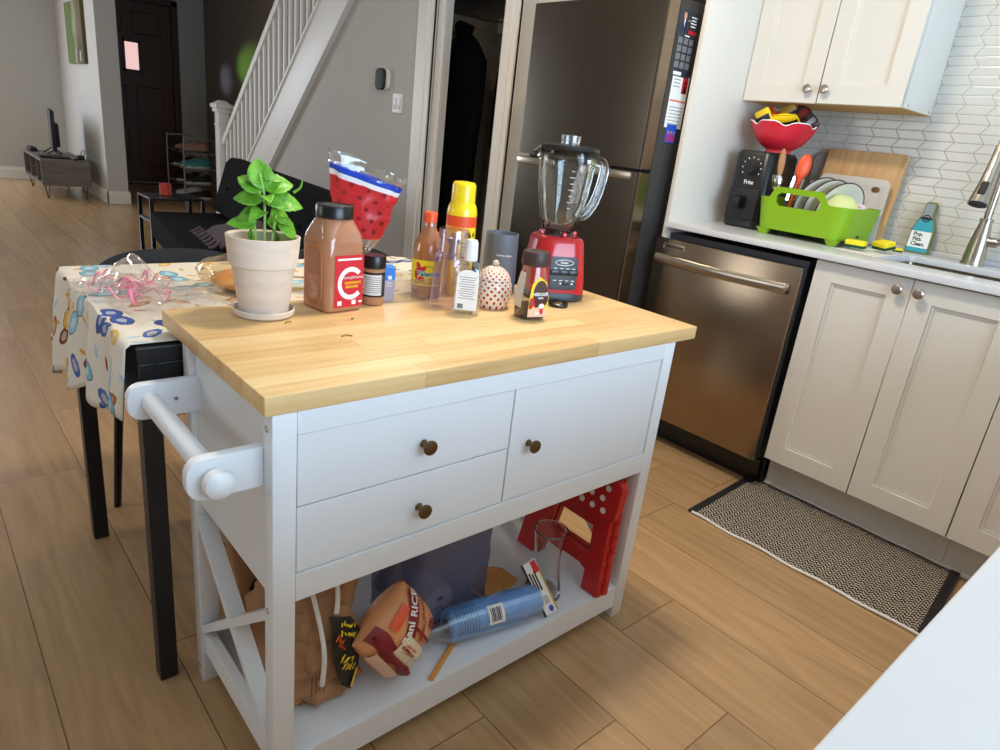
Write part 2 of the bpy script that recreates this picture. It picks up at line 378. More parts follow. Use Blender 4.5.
def bar(p, q, w, d, up=(0, 0, 1)):
    """rectangular bar from p to q"""
    p, q = Vector(p), Vector(q); t = (q-p).normalized(); u = t.cross(Vector(up))
    if u.length < 1e-4: u = t.cross(Vector((0, 1, 0)))
    u.normalize(); v = u.cross(t)
    o = [u*w/2+v*d/2, -u*w/2+v*d/2, -u*w/2-v*d/2, u*w/2-v*d/2]
    bm = loft([[tuple(p+a) for a in o], [tuple(q+a) for a in o]])
    bmesh.ops.recalc_face_normals(bm, faces=bm.faces); return bm
def ball(r, loc=(0, 0, 0), sc=(1, 1, 1), u=16, v=10):
    bm = bmesh.new(); bmesh.ops.create_uvsphere(bm, u_segments=u, v_segments=v, radius=r); return T(bm, loc, (0, 0, 0), sc)
def cyl(p, q, r, n=24): return tube([p, q], r, n)
def grid(w, h, nx, ny, f=None, uv=False):
    """flat grid in XY centred on 0; f maps (u,v) in 0..1 to a point"""
    bm = bmesh.new(); V = []
    for j in range(ny+1):
        V.append([bm.verts.new(f(i/nx, j/ny) if f else ((i/nx-.5)*w, (j/ny-.5)*h, 0)) for i in range(nx+1)])
    for j in range(ny):
        for i in range(nx): bm.faces.new((V[j][i], V[j][i+1], V[j+1][i+1], V[j+1][i]))
    return bm
def solid(bm, t):
    bmesh.ops.recalc_face_normals(bm, faces=bm.faces)
    bmesh.ops.solidify(bm, geom=list(bm.faces), thickness=t); return bm
def disc(rx, ry=None, n=32, z=0, cx=0, cy=0):
    bm = bmesh.new(); bm.faces.new([bm.verts.new(p) for p in circ(rx, z, n, cx, cy, ry)]); return bm
def poly(pts, z=0):
    bm = bmesh.new(); bm.faces.new([bm.verts.new((p[0], p[1], z)) for p in pts]); return bm
def _curve_bm(cu):
    o = bpy.data.objects.new('tmp', cu); COL.objects.link(o)
    dg = bpy.context.evaluated_depsgraph_get(); me = bpy.data.meshes.new_from_object(o.evaluated_get(dg))
    bm = bmesh.new(); bm.from_mesh(me); bpy.data.objects.remove(o); bpy.data.curves.remove(cu); bpy.data.meshes.remove(me)
    bmesh.ops.remove_doubles(bm, verts=bm.verts, dist=1e-6); return bm
def plate(outer, holes=(), t=.01, bev=0):
    """flat plate (outline with holes) in XY, thickness t centred on z=0"""
    cu = bpy.data.curves.new('tmp', 'CURVE'); cu.dimensions = '2D'; cu.fill_mode = 'BOTH'; cu.extrude = t/2-bev; cu.bevel_depth = bev; cu.bevel_resolution = 2
    for pts in (outer,)+tuple(holes):
        s = cu.splines.new('POLY'); s.points.add(len(pts)-1); s.use_cyclic_u = True
        for k, p in enumerate(pts): s.points[k].co = (p[0], p[1], 0, 1)
    return _curve_bm(cu)
def rpoly(w, h, r, cx=0, cy=0, n=6): return [(p[0], p[1]) for p in sq(w, h, 0, r, n, cx, cy)]
def text(s, size, sx=1, bold=0, cx=0, cy=0, rot=0, z=0):
    cu = bpy.data.curves.new('tmp', 'FONT'); cu.body = s; cu.size = size; cu.align_x = 'CENTER'; cu.align_y = 'CENTER'; cu.resolution_u = 2; cu.offset = bold
    return T(_curve_bm(cu), (cx, cy, z), (0, 0, rot), (sx, 1, 1))
def scrawl(n, w, h, th, cx=0, cy=0, rot=0, seed=1):
    """row of hand-drawn looking strokes for lettering too small to read"""
    rr = random.Random(seed); bs = []
    for k in range(n):
        x = (k+.5-n/2)*w/n
        for _ in range(2):
            a, b_ = rr.uniform(-.4, .4)*w/n, rr.uniform(-.4, .4)*w/n
            p, q = Vector((x+a, rr.uniform(-.5, 0)*h)), Vector((x+b_, rr.uniform(0, .5)*h)); t = (q-p).normalized()*th/2; s = Vector((-t.y, t.x))
            bs.append(poly([(p-s)[:], (p+s)[:], (q+s)[:], (q-s)[:]]))
    return T(J(*bs), (cx, cy, 0), (0, 0, rot))
def wrap(bm, r, z0=0, lift=.0004, a0=0):
    """bend flat artwork (x right, y up) round a vertical cylinder, facing -Y"""
    for v in bm.verts:
        a = v.co.x/r+a0; q = r+lift+v.co.z
        v.co = Vector((q*math.sin(a), -q*math.cos(a), z0+v.co.y))
    return bm
def stand(bm): return T(bm, (0, 0, 0), (PI/2, 0, 0))     # flat artwork -> upright, facing -Y
def patch(w, h, r, z, lift=.0003, a0=0, n=16): return wrap(T(grid(w, h, n, 1), (0, 0, 0)), r, z, lift, a0)

# ---------------------------------------------------------------- scene-graph helpers
def link(name, bm, m, parent=None, smooth=35, label=None):
    bmesh.ops.recalc_face_normals(bm, faces=bm.faces) if len(bm.faces) < 60000 else None
    me = bpy.data.meshes.new(name); bm.to_mesh(me); bm.free()
    o = bpy.data.objects.new(name, me); COL.objects.link(o)
    if m is not None: me.materials.append(M[m] if isinstance(m, str) else m)
    if smooth:
        me.polygons.foreach_set('use_smooth', [True]*len(me.polygons))
        try: me.set_sharp_from_angle(angle=math.radians(smooth))
        except Exception: pass
    if parent: o.parent = parent
    if label: o['label'] = label
    return o
def tag(o, label, cat, group=None):
    o['label'] = label; o['category'] = cat
    if group: o['group'] = group
    return o
def thing(name, label, cat, loc=(0, 0, 0), rotz=0, group=None, rot=None):
    o = bpy.data.objects.new(name, None); COL.objects.link(o); o.empty_display_size = .05
    o.location = loc; o.rotation_euler = rot if rot else (0, 0, rotz)
    return tag(o, label, cat, group)
def single(name, bm, m, label, cat, loc=(0, 0, 0), rotz=0, group=None, rot=None, smooth=35):
    o = link(name, bm, m, None, smooth); o.location = loc; o.rotation_euler = rot if rot else (0, 0, rotz)
    return tag(o, label, cat, group)
def struct(name, bm, m, parent=None, smooth=0):
    o = link(name, bm, m, parent, smooth)
    if not parent: o['kind'] = 'structure'
    return o
def dup(root, loc, label, rotz=None, rot=None, group=None):
    def c(o, p):
        k = o.copy(); COL.objects.link(k)
        if p: k.parent = p
        for ch in o.children: c(ch, k)
        return k
    r = c(root, None); r.location = loc; r['label'] = label
    if rot: r.rotation_euler = rot
    elif rotz is not None: r.rotation_euler = (0, 0, rotz)
    if group: r['group'] = group
    return r
def face(x, y): return math.atan2(-.3353-x, -(-.8186-y))   # rotz that turns a -Y front towards where the photographer stood
# ================================================================ THE SETTING
struct('floor', box(-3.0, 3.2, -2.7, 9.6, -.05, 0), 'floor')
struct('ceiling', box(-3.1, 3.3, -2.8, 9.7, 2.45, 2.55), 'ceil')
struct('wall_left', J(box(-3.1, -3.0, -2.8, 1.5, 0, 2.45), box(-3.1, -3.0, 3.1, 9.7, 0, 2.45), box(-3.1, -3.0, 1.5, 3.1, 0, .9), box(-3.1, -3.0, 1.5, 3.1, 2.1, 2.45)), 'wall')
w = struct('window_3', J(box(-3.08, -3.02, 1.5, 3.1, .9, .96), box(-3.08, -3.02, 1.5, 3.1, 2.04, 2.1), box(-3.08, -3.02, 1.5, 1.56, .96, 2.04), box(-3.08, -3.02, 3.04, 3.1, .96, 2.04)), 'trim')
struct('glass', box(-3.055, -3.045, 1.54, 3.06, .94, 2.06), 'film', w)
struct('wall_right', box(2.607, 2.72, -2.7, 1.62, 0, 2.45), 'wall')
struct('trim_1', box(2.600, 2.607, -1.6, .78, .91, 2.30), 'tile')                       # tiled splashback
# wall behind the camera with a patio door
b = J(box(-3.0, -1.50, -2.8, -2.7, 0, 2.45), box(0.80, 3.2, -2.8, -2.7, 0, 2.45), box(-1.50, 0.80, -2.8, -2.7, 2.2, 2.45))
struct('wall_back', b, 'wall')
w = struct('window_1', J(box(-1.50, 0.80, -2.78, -2.72, .0, .08), box(-1.50, 0.80, -2.78, -2.72, 2.12, 2.2), box(-1.50, -1.43, -2.78, -2.72, 0, 2.2), box(0.73, 0.80, -2.78, -2.72, 0, 2.2), box(-.39, -.31, -2.78, -2.72, 0, 2.2)), 'trim')
struct('glass', box(-1.45, 0.75, -2.755, -2.745, .05, 2.15), 'film', w)
# far end: front wall of the house with the living-room window and the front door
Y1 = 9.5
struct('wall_front', J(box(-3.0, -1.9, Y1, Y1+.1, 0, 2.45), box(-1.9, .1, Y1, Y1+.1, 0, .6), box(-1.9, .1, Y1, Y1+.1, 2.1, 2.45), box(.1, 1.62, Y1, Y1+.1, 0, 2.45),
   box(1.62, 2.72, Y1, Y1+.1, 2.26, 2.45), box(2.72, 3.2, Y1, Y1+.1, 0, 2.45)), 'wall')
w = struct('window_2', J(box(-1.9, .1, Y1+.02, Y1+.08, .6, .66), box(-1.9, .1, Y1+.02, Y1+.08, 2.04, 2.1), box(-1.9, -1.84, Y1+.02, Y1+.08, .6, 2.1), box(.04, .1, Y1+.02, Y1+.08, .6, 2.1), box(-.93, -.87, Y1+.02, Y1+.08, .6, 2.1)), 'trim')
struct('glass', box(-1.86, .06, Y1+.045, Y1+.055, .62, 2.08), 'film', w)
struct('wall_wing', box(1.38, 1.574, 7.48, Y1, 0, 2.45), 'wall')
struct('wall_party', box(3.1, 3.2, 1.6, Y1, 0, 2.45), 'hallwall')
struct('baseboard_front', J(box(-3.0, 1.38, Y1-.018, Y1, 0, .12, .004), box(-3.0, 1.38, Y1-.012, Y1, .12, .14)), 'trim')
struct('baseboard_wing', J(box(1.362, 1.38, 7.462, Y1-.02, 0, .12, .004), box(1.362, 1.592, 7.462, 7.48, 0, .12, .004), box(1.574, 1.592, 7.48, Y1-.02, 0, .12, .004),
   box(1.368, 1.38, 7.468, Y1-.02, .12, .135), box(1.368, 1.586, 7.468, 7.48, .12, .135)), 'trim')
# front door
d = struct('door_1', J(box(1.64, 2.68, Y1+.02, Y1+.07, .02, 2.24, .004), *[box(x, x+.34, Y1+.005, Y1+.03, z, z+h, .012) for x in (1.76, 2.22) for z, h in ((.22, .5), (.82, .42), (1.86, .26))],
   box(2.085, 2.30, Y1+.0, Y1+.03, 1.40, 1.43), box(2.085, 2.30, Y1+.0, Y1+.03, 1.75, 1.78), box(2.085, 2.115, Y1, Y1+.03, 1.40, 1.78), box(2.27, 2.30, Y1, Y1+.03, 1.40, 1.78)), 'dwood')
struct('glass', J(box(2.115, 2.27, Y1+.008, Y1+.016, 1.43, 1.75)), 'lit', d)  # emissive pane standing in for the daylit brick outside
struct('trim_2', J(box(2.68, 2.76, Y1-.03, Y1+.05, 0, 2.30, .004), box(1.58, 2.76, Y1-.03, Y1+.05, 2.24, 2.32, .004)), 'dwood')
struct('trim_3', J(box(1.60, 2.70, Y1-.10, Y1-.02, 0, .025, .004)), 'dwood')
# stair wall with the closet opening
SX = 2.30
def tri_wall():
    # below the stair stringer (y falls as z rises); then full height to the closet opening
    p = [(6.55, 0), (3.86, 2.45), (2.94, 2.45), (2.94, 0)]
    bm = plate(p, (), .10); return T(T(bm, (0, 0, 0), (PI/2, 0, PI/2)), (SX+.05, 0, 0))
struct('wall_stairs', tri_wall(), 'wall')
struct('wall_alcove', J(box(SX, SX+.10, 1.60, 2.30, 0, 2.45), box(SX, SX+.10, 2.30, 2.94, 2.16, 2.45), box(SX, 2.72, .806, 1.60, 1.78, 2.45), box(2.607, 2.72, 1.60, 1.72, 0, 2.45), box(SX+.1, 2.72, 1.60, 1.70, 0, 2.45)), 'wall')
struct('wall_closet', J(box(SX+.10, 3.1, 3.35, 3.42, 0, 1.9), box(SX+.10, 3.1, 1.72, 1.78, 0, 2.45)), 'hallwall')
def casing(y0, y1):
    return J(box(SX-.022, SX, y0, y1, 0, 2.24, .004), box(SX-.030, SX, y0+(.0 if y1 > 2.6 else .0), y0+.012, 0, 2.24), box(SX-.028, SX, (y0+y1)/2-.012, (y0+y1)/2+.01, 0, 2.24, .005))
struct('trim_4', J(casing(2.955, 3.085), box(SX-.016, SX, 3.085, 3.14, 0, 2.24, .004), box(SX, SX+.10, 2.925, 2.945, 0, 2.2), box(SX+.03, SX+.05, 2.905, 2.93, 0, 2.2),
    casing(2.17, 2.29), box(SX, SX+.10, 2.30, 2.32, 0, 2.2), box(SX-.022, SX, 2.17, 3.14, 2.18, 2.26, .004)), 'trim')
# refrigerator end panel (tall white gable)
pnl = single('end_panel', box(1.961, 2.607, .781, .802, 0, 2.36, .0015), 'cab', 'tall white gable panel between the refrigerator and the worktop', 'panel')

# ================================================================ STAIRCASE
st = thing('staircase', 'white painted staircase with slatted balustrade rising from beside the front door', 'staircase', (0, 0, 0))
SL = (1.961-.702)/(4.409-5.795)                                                        # rise per metre of y
def szu(y): return .702+SL*(y-5.795)                                                   # top edge of the stringer
ys = [6.50, 3.86]
pts = [(6.57, 0), (3.87, szu(3.87)), (3.87, szu(3.87)-.42), (6.57-.46, 0)]
bm = plate(pts, (), .04, .003); link('stringer', T(bm, (SX-.02, 0, 0), (PI/2, 0, PI/2)), 'trim', st, 20)
link('stringer_moulding', bar((SX-.045, 6.11, .0), (SX-.045, 3.87, szu(3.87)-.42), .012, .02), 'trim', st, 20)
link('stringer_cap', bar((SX-.02, 6.5, szu(6.5)+.01), (SX-.02, 3.87, szu(3.87)+.01), .07, .02), 'trim', st, 20)
nw = link('newel_post', J(box(SX-.075, SX+.035, 6.53, 6.64, 0, 1.06, .003), box(SX-.082, SX+.042, 6.523, 6.647, .93, .95, .003), box(SX-.085, SX+.045, 6.52, 6.65, 0, .16, .004)), 'trim', st, 20)
link('newel_cap', J(box(SX-.095, SX+.055, 6.51, 6.66, 1.06, 1.10, .006), box(SX-.11, SX+.07, 6.495, 6.675, 1.10, 1.14, .006), loft([sq(.15, .15, 1.14, .01, 2, SX-.02, 6.585), sq(.06, .06, 1.175, .01, 2, SX-.02, 6.585)])), 'trim', st, 20)
def hz(y): return 1.0+SL*(y-6.27)*1.0
link('handrail', bar((SX-.02, 6.55, hz(6.55)), (SX-.02, 4.35, hz(4.35)), .06, .055), 'trim', st, 20)
y = 6.44
while y > 4.2:
    z0 = szu(y)+.015; z1 = min(hz(y), 2.44)
    if z1 > z0+.05: link('baluster', box(SX-.036, SX-.004, y-.016, y+.016, z0, z1, .002), 'trim', st, 0)
    y -= .105
k = 0
tr = bmesh.new()
for k in range(11):
    yy = 6.45-k*.235; zz = .205*(k+1)
    tr = J(tr, box(SX+.001, 3.099, yy-.26, yy, zz-.03, zz), box(SX+.001, 3.099, yy-.02, yy, zz-.205, zz-.03))
link('treads', tr, 'trim', st, 0)
# things on the stair wall
t = thing('thermostat', 'black and white rounded thermostat on the grey wall above the light switch', 'thermostat', (SX, 3.515, 1.425), -PI/2)
link('backplate', T(stand(plate(rpoly(.125, .125, .03), (), .022, .004)), (.004, -.011, 0)), 'trim', t)
link('display', T(stand(plate(rpoly(.10, .125, .03), (), .022, .006)), (-.01, -.030, 0)), 'blackm', t)
t = thing('light_switch', 'white double rocker light switch plate beside the closet casing', 'light switch', (SX, 3.335, 1.28), -PI/2)
link('cover_plate', T(stand(plate(rpoly(.115, .118, .006), (), .008, .002)), (0, -.004, 0)), 'trim', t)
for x in (-.024, .024): link('rocker', T(box(-.017, .017, -.014, -.006, -.034, .034, .002), (x, 0, 0), (.06, 0, 0)), 'white', t)

# coats in the closet
def coat(name, x, y, z, w, d, h, label, rz=0):
    t = thing(name, label, 'coat', (x, y, 0), rz, 'coats in the closet')
    prof = [(.03, 0, .04), (.55, -.06, .7), (.9, -.12, .95), (1.0, -.3, 1.0), (.95, -.6, .95), (1.0, -.9, 1.05), (1.04, -1.0, 1.05)]
    rings = []
    for q, dz, dd in prof:
        r = []
        for k in range(28):
            a = 2*PI*k/28; f = 1+.08*math.sin(5*a+dz*6)
            r.append((w/2*q*math.cos(a)*f, d/2*dd*math.sin(a)*f, z+dz*h))
        rings.append(r)
    link('coat_body', loft(rings), 'fabric', t)
    for s in (-1, 1):
        link('sleeve', tube([(s*w*.42, 0, z-.14*h), (s*w*.5, -.02, z-.4*h), (s*w*.47, -.04, z-.72*h)], [.06, .055, .045], 10, 4), 'fabric', t)
    link('collar', T(tube([(-.07, 0, z-.02), (0, -.06, z+.01), (.07, 0, z-.02)], .03, 8, 4)), 'fabric', t)
    return t
coat('hanging_coat', 2.70, 3.17, 1.80, .36, .22, 1.35, 'long black coat hanging nearest the left casing of the closet', -PI/2)
coat('hanging_coat', 2.88, 2.80, 1.86, .26, .16, 1.1, 'narrow black jacket hanging in the middle of the closet', -PI/2)
coat('hanging_coat', 2.72, 2.40, 1.78, .36, .24, 1.0, 'bulky black jacket hanging nearest the refrigerator side of the closet', -PI/2)
t = thing('coat_rail', 'rail of hooks on the closet back wall above the coats', 'coat rail', (3.09, 2.75, 1.88), -PI/2)
link('board', box(-.55, .55, -.02, 0, -.05, .05, .003), 'trim', t)
for x in (-.40, -.03, .25): link('hook', tube([(x, -.02, .02), (x, -.28, -.01), (x, -.33, .04)], .006, 8, 3), 'nickel', t)

# ================================================================ KITCHEN UNITS
def shaker(parent, name, y0, y1, z0, z1, x, m='cab'):
    """door facing -X with a recessed panel and a small bead"""
    g = .0028; f = .062
    y0 += g; y1 -= g
    o = [(y0, z0), (y1, z0), (y1, z1), (y0, z1)]; hh = [(y0+f, z0+f), (y1-f, z0+f), (y1-f, z1-f), (y0+f, z1-f)]
    rot = (PI/2, 0, PI/2)
    b = T(plate(o, (hh,), .020, .0015), (x+.010, 0, 0), rot)
    e = .010; h2 = [(y0+f+e, z0+f+e), (y1-f-e, z0+f+e), (y1-f-e, z1-f-e), (y0+f+e, z1-f-e)]
    b2 = T(plate(hh, (h2,), .012), (x+.012, 0, 0), rot)
    b3 = box(x+.010, x+.018, y0+f-.002, y1-f+.002, z0+f-.002, z1-f+.002)
    return link(name, J(b, b2, b3), m, parent, 0)
def knob_x(parent, x, y, z, r=.016, m='nickel'):
    b = lathe([(.007, 0), (.006, .010), (.006, .014), (r*.8, .017), (r, .021), (r*.98, .025), (r*.7, .029), (.001, .030)], 24)
    return link('knob', T(b, (x, y, z), (0, -PI/2, 0)), m, parent)
c1 = thing('base_cabinet', 'white two door base cabinet under the sink right of the dishwasher', 'cabinet', (0, 0, 0), 0, 'white base cabinets')
link('carcass', J(box(1.988, 2.59, -.4405, .174, .142, .160), box(1.988, 2.59, -.4405, -.424, .160, .884), box(1.988, 2.59, .158, .174, .160, .884), box(2.575, 2.59, -.424, .158, .160, .884), box(1.988, 2.004, -.424, .158, .80, .884), box(2.06, 2.08, -.4405, .182, .0, .142)), 'cab', c1, 0)
for a, b_, kz in ((-.1346, .1711, -.101), (-.4405, -.1346, -.162)):
    d = shaker(c1, 'door', a, b_, .142, .880, 1.966); knob_x(d, 1.966, kz, .845)
c2 = thing('base_cabinet', 'white corner base cabinet at the right edge beside the sink cabinet', 'cabinet', (0, 0, 0), 0, 'white base cabinets')
link('carcass', J(box(1.988, 2.59, -.755, -.4415, .142, .160), box(1.988, 2.59, -.755, -.739, .160, .884), box(1.988, 2.59, -.458, -.4415, .160, .69), box(2.575, 2.59, -.739, -.458, .160, .884), box(1.988, 2.004, -.739, -.458, .80, .884), box(2.06, 2.08, -.755, -.4415, 0, .142)), 'cab', c2, 0)
d = shaker(c2, 'door', -.755, -.4410, .142, .880, 1.966); knob_x(d, 1.966, -.71, .845)
struct('baseboard_kitchen', J(box(2.045, 2.059, -.76, .182, 0, .016, .003)), 'trim')
# worktop with the sink cut-out
hole = rpoly(.325, .66, .02, 2.262, -.29)
wt = plate([(1.941, -.761), (2.600, -.761), (2.600, .7795), (1.941, .7795)], (hole,), .022, .0015)
wt = single('worktop', T(wt, (0, 0, .899)), 'quartz', 'white quartz worktop along the tiled wall', 'worktop')
link('upstand', box(2.588, 2.5995, -.762, .7795, .9102, .925, .001), 'quartz', wt, 0)
sk = thing('kitchen_sink', 'undermount stainless steel sink set in the white worktop', 'sink', (2.262, -.29, .887))
b = loft([sq(.335, .67, 0, .03), sq(.325, .66, -.17, .04), sq(.28, .6, -.19, .05)], False, True)
link('basin', solid(b, .002), 'steel', sk); link('drain', T(lathe([(.045, 0), (.045, .004), (.03, .002)]), (0, 0, -.188)), 'nickel', sk)
# faucet
f = thing('faucet', 'brushed nickel pull-down kitchen faucet behind the sink', 'faucet', (2.50, -.135, .9102))
link('body', lathe([(.037, 0), (.037, .006), (.034, .012), (.034, .03), (.031, .07), (.025, .11), (.019, .145), (.019, .150), (.021, .152), (.021, .158), (.017, .160)]), 'nickel', f)
link('spout', tube([(0, 0, .15), (0, 0, .30), (0, 0, .39), (-.035, -.003, .455), (-.095, -.008, .475), (-.150, -.012, .44), (-.178, -.014, .375)], .0125, 14, 8), 'nickel', f)
hd = link('spray_head', tube([(-.176, -.014, .385), (-.186, -.0145, .335), (-.206, -.015, .27), (-.232, -.016, .205)], [.0155, .018, .022, .030], 18, 5), 'nickel', f)
link('nozzle', tube([(-.2315, -.016, .2068), (-.233, -.016, .2025)], .025, 18), 'blackm', hd)
link('toggle', T(box(-.006, .006, -.011, .011, -.022, .022, .004), (-.236, -.018, .255), (0, .35, 0)), 'blackm', hd)
link('handle', J(tube([(.0, -.02, .085), (.0, -.055, .085)], .017, 16), tube([(0, -.055, .085), (-.01, -.075, .095), (-.03, -.13, .12)], [.012, .009, .007], 12, 4)), 'nickel', f)
# dishwasher
dw = thing('dishwasher', 'stainless steel dishwasher between the gable panel and the sink cabinet', 'dishwasher', (0, 0, 0))
link('tub', box(1.985, 2.55, .20, .774, .12, .866), 'darkgrey', dw, 0)
link('kickplate', J(box(2.03, 2.05, .19, .774, .0, .14), box(2.01, 2.03, .2, .23, .02, .10), box(1.99, 2.03, .205, .225, .0, .03)), 'black', dw, 0)
link('door_edge', box(1.955, 1.9605, .192, .802, .125, .845, .002), 'darkgrey', dw, 0)
link('door', J(box(1.9335, 1.957, .1956, .8081-.006, .1206, .8474, .004)), 'steel', dw)
hp = [(1.908, .775, .770), (1.900, .60, .768), (1.896, .50, .767), (1.900, .36, .768), (1.908, .225, .770)]
link('handle', J(T(tube([(x, y, z) for x, y, z in hp], .0075, 14, 6, True, 2.5)), box(1.905, 1.936, .757, .777, .762, .786, .003), box(1.905, 1.936, .223, .243, .762, .786, .003)), 'nickel', dw)
vt = link('vent', T(stand(plate(rpoly(.10, .022, .004), (rpoly(.092, .014, .003),), .004, .0008)), (1.9325, .715, .818), (0, 0, -PI/2)), 'nickel', dw)
link('vent_slot', J(*[box(1.9318, 1.9336, .715-.043+i*.0295, .715-.043+.026+i*.0295, .8145+k*.005, .8165+k*.005) for i in range(3) for k in range(2)]), 'black', vt, 0)
# upper cabinet
uc = thing('wall_cabinet', 'white two door wall cabinet above the dish rack', 'cabinet', (0, 0, 0))
link('carcass', box(2.3235, 2.598, .174, .780, 1.397, 2.30, .001), 'cab', uc, 0)
link('underside', box(2.33, 2.596, .18, .775, 1.3955, 1.398), 'maple', uc, 0)
for a, b_, ky in ((.4755, .780, .512), (.174, .4745, .447)):
    d = shaker(uc, 'door', a, b_, 1.3975, 2.30, 2.3025); knob_x(d, 2.3025, ky, 1.4435)
for yy, zz in ((.1735, 0),): link('screw_cap', J(*[T(lathe([(.005, 0), (.004, .0012)], 12), (x, .1742, 1.407), (PI/2, 0, 0)) for x in (2.36, 2.57)]), 'nickel', uc)
# peninsula near the camera, left end lengthened out of view to shade the floor
pw = single('worktop', T(plate([(-1.50, -1.45), (2.60, -1.45), (2.60, -.7625), (-1.50, -.7555)], (), .03, .002), (0, 0, .895)), 'quartz', 'white quartz peninsula worktop in the bottom right corner', 'worktop')
pc = thing('peninsula_cabinet', 'white peninsula base below the near quartz worktop', 'cabinet', (0, 0, 0))
link('carcass', box(-1.48, 1.98, -1.42, -.79, .10, .879), 'cab', pc, 0); link('plinth', box(-1.45, 1.98, -1.40, -.84, 0, .10), 'cab', pc, 0)
for i in range(5): link('back_panel', box(-1.47+i*.69, -1.47+.68+i*.69, -.79, -.782, .11, .87, .002), 'cab', pc, 0)

# ================================================================ REFRIGERATOR
FX0, FY0, FY1, FZ = 1.797, .838, 1.535, 1.688
fr = thing('refrigerator', 'tall dark stainless refrigerator left of the white gable panel', 'refrigerator', (0, 0, 0))
link('cabinet_body', box(1.872, 2.56, FY0+.004, FY1-.004, .03, FZ+.0, .004), 'fridgeside', fr, 25)
link('gasket', J(box(1.862, 1.873, FY0+.012, FY1-.012, .06, FZ-.008)), 'black', fr, 0)
for nm, z0, z1 in (('upper_door', 1.092, FZ), ('lower_door', .05, 1.080)):
    b = loft([sq(.062, FY1-FY0, z0, .014, 4, FX0+.033, (FY0+FY1)/2), sq(.062, FY1-FY0, z1, .014, 4, FX0+.033, (FY0+FY1)/2)])
    link(nm, b, 'fridge', fr, 25)
link('handle', J(box(FX0-.002, FX0+.02, FY0+.04, FY0+.26, 1.048, 1.078, .003), box(FX0-.002, FX0+.02, FY1-.20, FY1-.002, 1.048, 1.078, .003)), 'nickel', fr)
link('door_edge', J(box(FX0+.004, FX0+.062, FY0-.0025, FY0+.004, 1.094, FZ-.002), box(FX0+.004, FX0+.062, FY0-.0025, FY0+.004, .055, 1.078)), 'steel', fr)
link('foot', J(*[T(lathe([(.02, 0), (.02, .03)], 12), (x, y, 0)) for x in (1.90, 2.5) for y in (.9, 1.47)]), 'black', fr)
def onside(bm, x, z, t=0): return T(stand(bm), (x, FY0+.0035-t, z))
# papers held on the refrigerator's side
t = thing('magnet_calendar', 'dark calendar magnet with a suited man portrait on the refrigerator side', 'calendar', (0, 0, 0))
link('card', onside(plate(rpoly(.115, .225, .003), (), .0012), 1.940, 1.545, .0006), 'darkgrey', t)
link('portrait', onside(J(disc(.009, .012, 16, .0004, -.030, .088), poly([(-.008, .077), (.008, .077), (.012, .074), (-.012, .074)], .0003)), 1.940, 1.545, .0012), 'skin', t, 0)
link('portrait_suit', onside(J(poly([(-.052, .038), (-.008, .038), (-.014, .068), (-.024, .076), (-.036, .076), (-.046, .068)], .0001)), 1.940, 1.545, .0012), 'navy', t, 0)
link('portrait_shirt', onside(poly([(-.034, .076), (-.026, .076), (-.030, .050)], .0003), 1.940, 1.545, .0012), 'whitelab', t, 0)
link('month_grid', onside(J(*[T(grid(.026, .021, 1, 1), (-.036+i*.034, .008-k*.027, .0002)) for i in range(3) for k in range(4)]), 1.940, 1.545, .0012), 'greyprint', t, 0)
link('red_strip', onside(T(grid(.050, .012, 1, 1), (.028, .040, .0002)), 1.940, 1.545, .0012), 'redlab', t, 0)
link('lettering', onside(J(*[T(grid(.036-.006*(k % 2), .004, 1, 1), (.026, .090-.010*k, .0002)) for k in range(4)], T(grid(.03, .004, 1, 1), (0, .026, .0002)), T(grid(.05, .012, 1, 1), (-.02, -.102, .0002))), 1.940, 1.545, .0012), 'whitelab', t, 0)
t = thing('paper_calendar', 'white paper calendar sheet below the dark calendar magnet', 'calendar', (0, 0, 0))
link('sheet', onside(plate(rpoly(.105, .185, .001), (), .001), 1.952, 1.345, .0006), 'whitelab', t, 0)
link('picture', onside(J(T(grid(.035, .055, 1, 1), (.030, .060, .0002))), 1.952, 1.345, .0012), 'redlab', t, 0)
link('figure', onside(J(poly([(.022, .034), (.042, .034), (.038, .060), (.026, .060)], .0004), disc(.006, .008, 12, .0004, .032, .070)), 1.952, 1.345, .0012), 'blacklab', t, 0)
link('month_lines', onside(J(*[T(grid(.086, .0022, 1, 1), (0, -.018-.012*k, .0002)) for k in range(6)], *[T(grid(.04, .003, 1, 1), (-.022, .078-.012*k, .0002)) for k in range(3)]), 1.952, 1.345, .0012), 'greyprint', t, 0)
link('binding', onside(T(grid(.098, .005, 1, 1), (0, .004, .0003)), 1.952, 1.345, .0012), 'orange', t, 0)
t = thing('photo_magnet', 'small colourful photo magnet lowest on the refrigerator side', 'magnet', (0, 0, 0))
link('card', onside(plate(rpoly(.062, .066, .002), (), .0015), 1.948, 1.232, .0008), 'blue', t, 0)
link('figures', onside(J(*[poly([(x-.007, -.028), (x+.007, -.028), (x+.004, -.002), (x-.004, -.002)], .0003) for x in (-.018, .0, .018)]), 1.948, 1.232, .0016), 'redlab', t, 0)
link('faces', onside(J(*[disc(.0045, .006, 12, .0004, x, .004) for x in (-.018, .0, .018)]), 1.948, 1.232, .0016), 'skin', t, 0)
